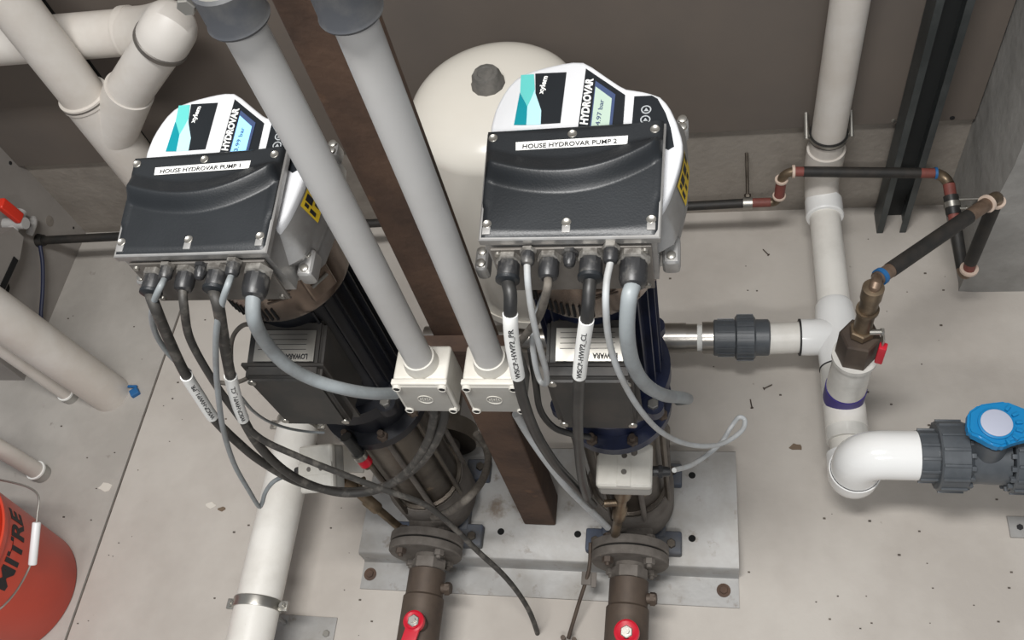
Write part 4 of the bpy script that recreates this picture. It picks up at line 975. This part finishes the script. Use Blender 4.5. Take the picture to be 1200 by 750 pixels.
seg('insulation', ra.lerp(rc, 0.45), ra.lerp(rc, 0.93), 0.0140, m_ins, t)
rd = V((rc.x, rc.y, 0)); top = locate(1166, 230, y=1.355)
bot = V((rc.x + 0.002, 1.355, rc.z))
top = V((bot.x + 0.0, 1.355, top.z))
bm = NB(); tube(bm, arc(rc + d * 0.012, ra.lerp(rc, 0.93), bot + V((0.004, 0, 0.035)), 7), 0.0135, 18); obj('elbow', bm, m_copper, t)
bm = NB(); lathe(bm, bot + V((0.003, 0, 0.028)), (0, 0, 1), [(0, 0.021), (0.007, 0.021)], 20); obj('pink_washer', bm, m_pink, t)
seg('copper_tube', bot + V((0.003, 0, 0.03)), bot.lerp(top, 0.22), 0.0135, m_cop, t)
seg('insulation', bot.lerp(top, 0.20), bot.lerp(top, 0.93), 0.0150, m_ins, t)
bm = NB(); lathe(bm, bot.lerp(top, 0.93), (0, 0, 1), [(0, 0.020), (0.006, 0.020)], 20); obj('pink_washer', bm, m_pink, t)
cu = locate(1028, 327, y=1.09); cv_ = locate(1020, 338, y=1.07); vt = V((RB.x, RB.y, zF))
bm = NB(); tube(bm, arc(top + V((0, 0, 0.01)), bot.lerp(top, 0.94), top.lerp(cu, 0.10), 7), 0.014, 18); obj('elbow', bm, m_brass, t)
bm = NB(); lathe(bm, top.lerp(cu, 0.09), (cu - top), [(0, 0.020), (0.006, 0.020)], 20); obj('pink_washer', bm, m_pink, t)
seg('copper_tube', top.lerp(cu, 0.08), top.lerp(cu, 0.28), 0.0150, m_copper, t); seg('insulation', top.lerp(cu, 0.26), top.lerp(cu, 0.90), 0.0160, m_ins, t); seg('copper_tube', top.lerp(cu, 0.90), cu, 0.0150, m_copper, t)
bm = NB(); lathe(bm, cu.lerp(top, 0.03), (cu - top), [(-0.004, 0.018), (0.006, 0.018)], 20); obj('blue_ring', bm, m_bluec, t, label='blue ring')
bm = NB(); tube(bm, smooth([cu, cu.lerp(vt, 0.45) + V((0, 0, 0.018)), vt + V((0.002, 0, 0.016)), vt - V((0, 0, 0.01))], 6), 0.0105, 16); obj('swan_neck', bm, m_copper, t)
# clamps of the copper line
pc = locate(876, 238, y=1.60)
t = empty('pipe_clamp', 'zinc clamp on a threaded rod holding the black line left of the drain pipe', 'clamp', pc)
bm = NB(); lathe(bm, pc - V((0.012, 0, 0)), (1, 0, 0), [(0, 0.0128), (0, 0.017), (0.024, 0.017), (0.024, 0.0128)], 20, cap=False); obj('band', bm, m_zinc, t)
bm = NB(); rod(bm, pc + V((0, 0.01, 0.012)), V((pc.x, 1.728, pc.z + 0.055)), 0.0045, 10); hexnut(bm, pc + V((0, 0.012, 0.012)), (0, 0.6, 0.6), 0.009, 0.008); obj('threaded_rod', bm, m_dsteel, t)
pc = ra.lerp(rc, 0.20)
t = empty('pipe_clamp', 'zinc clamp with side bolt on the black line beside the concrete column', 'clamp', pc)
bm = NB(); lathe(bm, pc, d, [(0, 0.0178), (0, 0.0195), (0.014, 0.0195), (0.014, 0.0178)], 22, cap=False); obj('band', bm, m_zinc, t)
bm = NB(); rod(bm, pc + V((0.014, 0, 0.01)), V((0.70, pc.y, pc.z + 0.01)), 0.004, 10); rod(bm, pc + V((0.012, -0.02, 0.0)), V((0.69, pc.y - 0.02, pc.z)), 0.004, 10); hexnut(bm, pc + V((0.03, -0.02, 0)), (1, 0, 0), 0.008, 0.014); obj('bolt', bm, m_zinc, t)

# ------------------------------------------------------------------ drain pipework at the upper left
YV = 1.50; RD = 0.054
va = locate(54, 60, y=YV); wx = locate(150, 175, y=YV)
t = empty('drain_stack', 'large off-white drain stack with a branch fitting behind the left controller', 'pipe', (va.x, YV, 0.4))
vx = (va.x + wx.x) / 2
zcol = locate(98, 112, y=YV).z
bm = NB(); lathe(bm, (vx, YV, zcol - 0.03), (0, 0, 1), [(0, RD), (1.5, RD)], 44); obj('upper_pipe', bm, m_dwv, t)
bm = NB(); lathe(bm, (vx, YV, zcol - 0.42), (0, 0, 1), [(0, RD), (0.02, RD + 0.004), (0.405, RD + 0.004), (0.408, RD + 0.007), (0.425, RD + 0.007), (0.427, RD)], 44)
br0 = V((vx, YV, locate(128, 150, y=YV).z - 0.02)); br1 = locate(152, 105, y=YV)
rod(bm, br0, br0.lerp(br1, 1.0), RD + 0.003, 40); obj('branch_fitting', bm, m_dwv, t)
bm = NB(); lathe(bm, (vx, YV, zcol - 0.004), (0, 0, 1), [(0, RD), (0, RD + 0.0078), (0.004, RD + 0.0078), (0.004, RD)], 44, cap=False); obj('socket_ring', bm, m_gpl, t)
be = locate(190, 48, y=YV); db = (be - br0).normalized()
bm = NB(); rod(bm, br1, be, RD - 0.002, 40); obj('branch_pipe', bm, m_dwv, t)
bm = NB(); lathe(bm, be - db * 0.008, db, [(0, RD), (0, RD + 0.007), (0.012, RD + 0.007), (0.016, RD + 0.003)], 40, cap=False); obj('socket_ring', bm, m_gpl, t)
hp0 = locate(0, 48, y=1.60); hp1 = locate(150, 40, y=1.60)
hp = V((hp1.x, 1.60, (hp0.z + hp1.z) / 2))
ec = locate(200, 26, y=1.56); ec = V((ec.x, 1.57, hp.z + 0.0))
bm = NB(); k0, k1, k2, k3 = be - db * 0.004, be + db * 0.10, hp + V((0.13, -0.02, 0)), hp
tube(bm, [k0 * (1 - f) ** 3 + k1 * 3 * f * (1 - f) ** 2 + k2 * 3 * f * f * (1 - f) + k3 * f ** 3 for f in [i / 14 for i in range(15)]], RD + 0.005, 40); obj('bend', bm, m_dwv, t)
bm = NB(); rod(bm, hp + V((0.0, 0, 0)), hp - V((0.9, 0, 0)), RD, 40); obj('side_pipe', bm, m_dwv, t)
bm = NB(); lathe(bm, hp + V((-0.004, 0, 0)), (1, 0, 0), [(0, RD), (0, RD + 0.0065), (0.02, RD + 0.0065), (0.02, RD)], 40, cap=False); obj('bend_socket', bm, m_dwv, t)
zl = zcol - 0.42
bm = NB(); tube(bm, arc((vx, YV, zl - 0.07), (vx, YV, zl + 0.01), (vx, YV + 0.09, zl - 0.07), 8) + [V((vx, 1.735, zl - 0.07))], RD, 36); obj('lower_bend', bm, m_dwv, t)

# ------------------------------------------------------------------ white floor pipe at left with clamps
ZL = 0.17; RL = 0.053
f0 = locate(357, 465, z=ZL); f1 = locate(293, 748, z=ZL)
xl = (f0.x + f1.x) / 2; print('left pipe x', f0, f1)
t = empty('floor_drain_pipe', 'white drain pipe along the floor to the left of the left pump', 'pipe', (xl, 0.8, ZL - RL))
bm = NB(); rod(bm, (f0.x, f0.y + 0.06, ZL), f1 + (f1 - f0) * 2.2, RL, 44); obj('pipe', bm, m_pvc, t)
bm = NB(); e = V((f0.x, f0.y + 0.06, ZL)); tube(bm, arc(e + V((0, 0.09, 0)), e, e + V((0, 0.09, -0.10)), 8) + [e + V((0, 0.09, -0.17))], RL + 0.004, 36); obj('elbow', bm, m_dwv, t)
for u, v, lab in ((345, 498, 'silver pipe clamp nearest the left terminal box'), (299, 709, 'silver pipe clamp on the left floor pipe near the picture bottom')):
    p = locate(u, v, z=ZL); dl = (f1 - f0).normalized()
    t = empty('pipe_clamp', lab, 'clamp', (p.x, p.y, 0), 'clamps on the left floor pipe')
    p = f0 + dl * (p - f0).dot(dl)
    bm = NB(); lathe(bm, p - dl * 0.012, dl, [(0, RL), (0, RL + 0.003), (0.003, RL + 0.004), (0.012, RL + 0.002), (0.021, RL + 0.004), (0.024, RL + 0.003), (0.024, RL)], 44, cap=False); obj('band', bm, m_zinc, t)
    sd = V((-dl.y, dl.x, 0))
    for k in (-1, 1):
        bm = NB(); c = p + sd * k * (RL + 0.012); box(bm, c, (0.022, 0.024, 0.008), bev=0.002); hexnut(bm, c + V((0, 0, 0.004)), (0, 0, 1), 0.0085, 0.007); rod(bm, c + V((0, 0, -0.008)), c + V((0, 0, 0.016)), 0.004, 10); obj('clamp_bolt', bm, m_zinc, t)
    bm = NB(); rod(bm, (p.x, p.y, 0), (p.x, p.y, ZL - RL), 0.006, 12); box(bm, (p.x + 0.05, p.y - 0.02, 0.002), (0.17, 0.08, 0.004), bev=0.001); obj('foot_plate', bm, m_plate if v > 600 else m_zinc, t)
    bm = NB(); hexnut(bm, (p.x + 0.115, p.y - 0.02, 0.004), (0, 0, 1), 0.009, 0.005); obj('anchor_bolt', bm, m_zinc, t)

# ------------------------------------------------------------------ three slanting pipes at the left
def slant(name, lab, p, q, r, m, ringed=None):
    t = empty(name, lab, 'pipe', p)
    bm = NB(); rod(bm, p, q, r, 44); obj('pipe', bm, m, t)
    if ringed:
        d = (V(q) - V(p)).normalized(); a = V(p) + d * ringed[0]
        bm = NB(); rod(bm, V(p), a, r * 1.1, 36); obj('grey_socket', bm, m_lidg, t)
        bm = NB(); lathe(bm, a - d * 0.003, d, [(0, r), (0, r * 1.18), (0.006, r * 1.18), (0.006, r)], 36, cap=False); obj('white_ring', bm, m_white, t)
    return t
p = locate(130, 462, z=0.0); q = locate(0, 370, y=p.y - 0.02)
d = (q - p); big = slant('slanting_drain_pipe', 'large off-white pipe slanting down into the floor at the left edge', p - d.normalized() * 0.03, p + d * 2.2, 0.058, m_dwv)
p = locate(84, 466, z=0.0); q = locate(0, 407, y=p.y - 0.01); d = q - p
slant('slanting_drain_pipe', 'thin off-white pipe with a white ring under the large slanting pipe', p - d.normalized() * 0.03, p + d * 2.2, 0.021, m_dwv, (0.06,))
p = locate(50, 556, z=0.0); q = locate(0, 526, y=p.y); d = q - p
slant('slanting_drain_pipe', 'small off-white pipe ending in a grey socket just above the orange bucket', p - d.normalized() * 0.02, p + d * 3, 0.024, m_dwv, (0.05,))
p = locate(158, 460, z=0.006); bm = NB(); box(bm, p, (0.026, 0.024, 0.016), ax=(V((0.8, 0.6, 0)), V((-0.6, 0.8, 0)), V((0, 0, 1))), bev=0.003); box(bm, p + V((-0.012, 0.018, 0.004)), (0.03, 0.008, 0.006), bev=0.002)
tag(obj('plastic_offcut', bm, m_bluec), 'small blue plastic scrap beside the large slanting pipe', 'scrap')
# dark blue cable down the left wall
path = smooth([locate(47, 288, x=-2.036), locate(50, 310, x=-2.03), locate(50, 340, x=-2.03), locate(48, 372, x=-2.03), locate(52, 392, x=-2.03)], 6)
bm = NB(); tube(bm, path, 0.006, 10); tag(obj('wall_cable', bm, mat('dark_blue_cable', (26, 34, 62), 0.5)), 'dark blue cable dropping down the left wall from the hole', 'cable')
# red lever in the left wall opening
p = locate(17, 252, x=-1.99)
t = empty('wall_valve', 'orange-red lever valve in the opening of the left wall', 'valve', p)
bm = NB(); box(bm, p + V((0, 0, 0.02)), (0.022, 0.036, 0.09), ax=(V((1, 0, 0)), V((0, 1, 0.1)).normalized(), V((0, -0.1, 1)).normalized()), bev=0.008); obj('lever', bm, m_redo, t, label='orange-red lever')
bm = NB(); rod(bm, p + V((-0.06, 0, -0.04)), p + V((0.01, 0, -0.04)), 0.018, 16); rod(bm, p + V((-0.03, -0.1, -0.045)), p + V((-0.03, 0.05, -0.045)), 0.016, 16); obj('valve_body', bm, m_cond, t)
p = locate(36, 263, x=-2.03)
bm = NB(); tube(bm, arc(p + V((0.02, 0, 0.01)), p + V((0, 0.02, 0)), p + V((0.0, -0.03, -0.01)), 6), 0.012, 14); tag(obj('pipe_stub', bm, m_cond), 'grey pipe stub beside the orange-red lever', 'pipe')
p = locate(8, 298, x=-2.0)
t = empty('wall_bracket', 'grey angled housing low on the left wall', 'housing', p)
bm = NB(); prism(bm, [p + V((0, y, z)) for y, z in ((-0.14, 0.06), (0.02, 0.06), (0.085, 0.02), (0.085, -0.03), (0.02, -0.05), (-0.14, -0.05))], V((-0.05, 0, 0))); obj('housing', bm, m_sheet, t, flat=True)
bm = NB(); box(bm, p + V((0.001, -0.06, -0.035)), (0.004, 0.14, 0.02)); obj('dark_slot', bm, m_hole, t, flat=True)

# ------------------------------------------------------------------ orange bucket
BC = V((-1.793, 0.520, 0)); R0, R1, BH = 0.165, 0.194, 0.36
t = empty('bucket', 'orange plastic bucket with black lettering at the lower left corner', 'bucket', BC)
def br(z): return R0 + (R1 - R0) * z / BH
bm = NB(); lathe(bm, BC, (0, 0, 1), [(0.012, 0.02), (0.006, R0 - 0.02), (0.0, R0 - 0.012), (0.0, R0 - 0.004), (0.006, R0), (BH - 0.016, br(BH - 0.016)), (BH - 0.016, br(BH) + 0.004), (BH - 0.012, br(BH) + 0.005), (BH, R1 + 0.006), (BH, R1), (BH - 0.006, R1 - 0.003), (0.016, R0 - 0.004), (0.015, 0.02)], 80)
obj('tub', bm, m_orange, t, angle=40)
me = text_mesh('MITRE', 0.072, 0.0022)
xs = [v.co.x for v in me.vertices]; x0, x1 = min(xs), max(xs)
p = locate(12, 604, z=0.290); ang = math.atan2(p.y - BC.y, p.x - BC.x)
for v in me.vertices:
    zz = 0.290 + v.co.y; th = ang + (v.co.x - x1) / 0.185; r = br(zz) + 0.0006 + v.co.z
    v.co = BC + V((r * math.cos(th), r * math.sin(th), zz))
obj('lettering', me, m_ink, t, flat=True, label='black lettering')
e1 = BC + V((0.01, R1 + 0.008, BH - 0.03)); e2 = BC + V((0.01, -R1 - 0.008, BH - 0.03))
g0 = locate(43, 612, x=BC.x + 0.212); g1 = locate(38, 662, x=BC.x + 0.208)
path = smooth([e1, e1.lerp(g0, 0.55) + V((0.06, 0.03, 0)), g0 + V((-0.004, 0.01, 0)), g1 + V((-0.006, -0.01, 0)), e2.lerp(g1, 0.5) + V((0.07, -0.03, 0.0)), e2], 8)
bm = NB(); tube(bm, path, 0.0026, 8); hw = obj('wire_handle', bm, m_zinc, t)
bm = NB(); lathe(bm, g0, g1 - g0, [(0, 0.0085), (0.002, 0.0098), ((g1 - g0).length - 0.002, 0.0098), ((g1 - g0).length, 0.0085)], 18); obj('grip', bm, m_wpl, hw, label='white plastic grip')

# ------------------------------------------------------------------ small things lying on the floor
def screw(u, v, lab, a=0.6):
    p = locate(u, v, z=0.004); dd = V((math.cos(a), math.sin(a), 0))
    bm = NB(); rod(bm, p, p + dd * 0.022, 0.0016, 8); lathe(bm, p, -dd, [(0, 0.002), (0.002, 0.004), (0.003, 0.004)], 10)
    tag(obj('loose_screw', bm, m_bronze), lab, 'screw')
screw(900, 298, 'loose screw on the floor left of the long white pipe', 2.2)
screw(896, 455, 'loose screw on the floor below the dark grey union', 0.5)
screw(881, 477, 'loose screw on the floor left of the translucent tee', 1.7)
def flake(u, v, s, lab, m, nme, cat, sd):
    random.seed(sd); p = locate(u, v, z=0.0)
    bm = NB(); pts_ = [p + V((s * random.uniform(.6, 1) * math.cos(a) * 1.6, s * random.uniform(.5, 1) * math.sin(a), 0)) for a in [2 * PI * k / 9 for k in range(9)]]
    prism(bm, pts_, V((0, 0, 0.002))); tag(obj(nme, bm, m, flat=True), lab, cat)
flake(124, 571, 0.017, 'pale plaster flake beside the floor joint', m_plast, 'plaster_flake', 'debris', 1)
flake(247, 592, 0.011, 'pale plaster flake on the floor between joint and left pipe', m_plast, 'plaster_flake', 'debris', 2)
flake(933, 524, 0.012, 'dry brown leaf on the floor left of the lower elbow', m_leaf, 'dry_leaf', 'leaf', 3)
flake(260, 597, 0.008, 'small brown chip beside a pale plaster flake', m_leaf, 'debris_chip', 'debris', 5)
random.seed(11)
bm = NB()
for k in range(170):
    u, v = random.uniform(60, 1190), random.uniform(280, 745)
    p = locate(u, v, z=0.0)
    if -0.86 < p.x < 0.1 and 0.55 < p.y < 0.96: continue
    if p.y > 1.68: continue
    s = random.uniform(0.001, 0.0032); box(bm, p + V((0, 0, s * .4)), (s * 2, s * 1.3, s * .8))
o = obj('floor_grit', bm, m_joint, flat=True, kind='stuff'); tag(o, 'dark grit scattered over the concrete floor', 'grit')
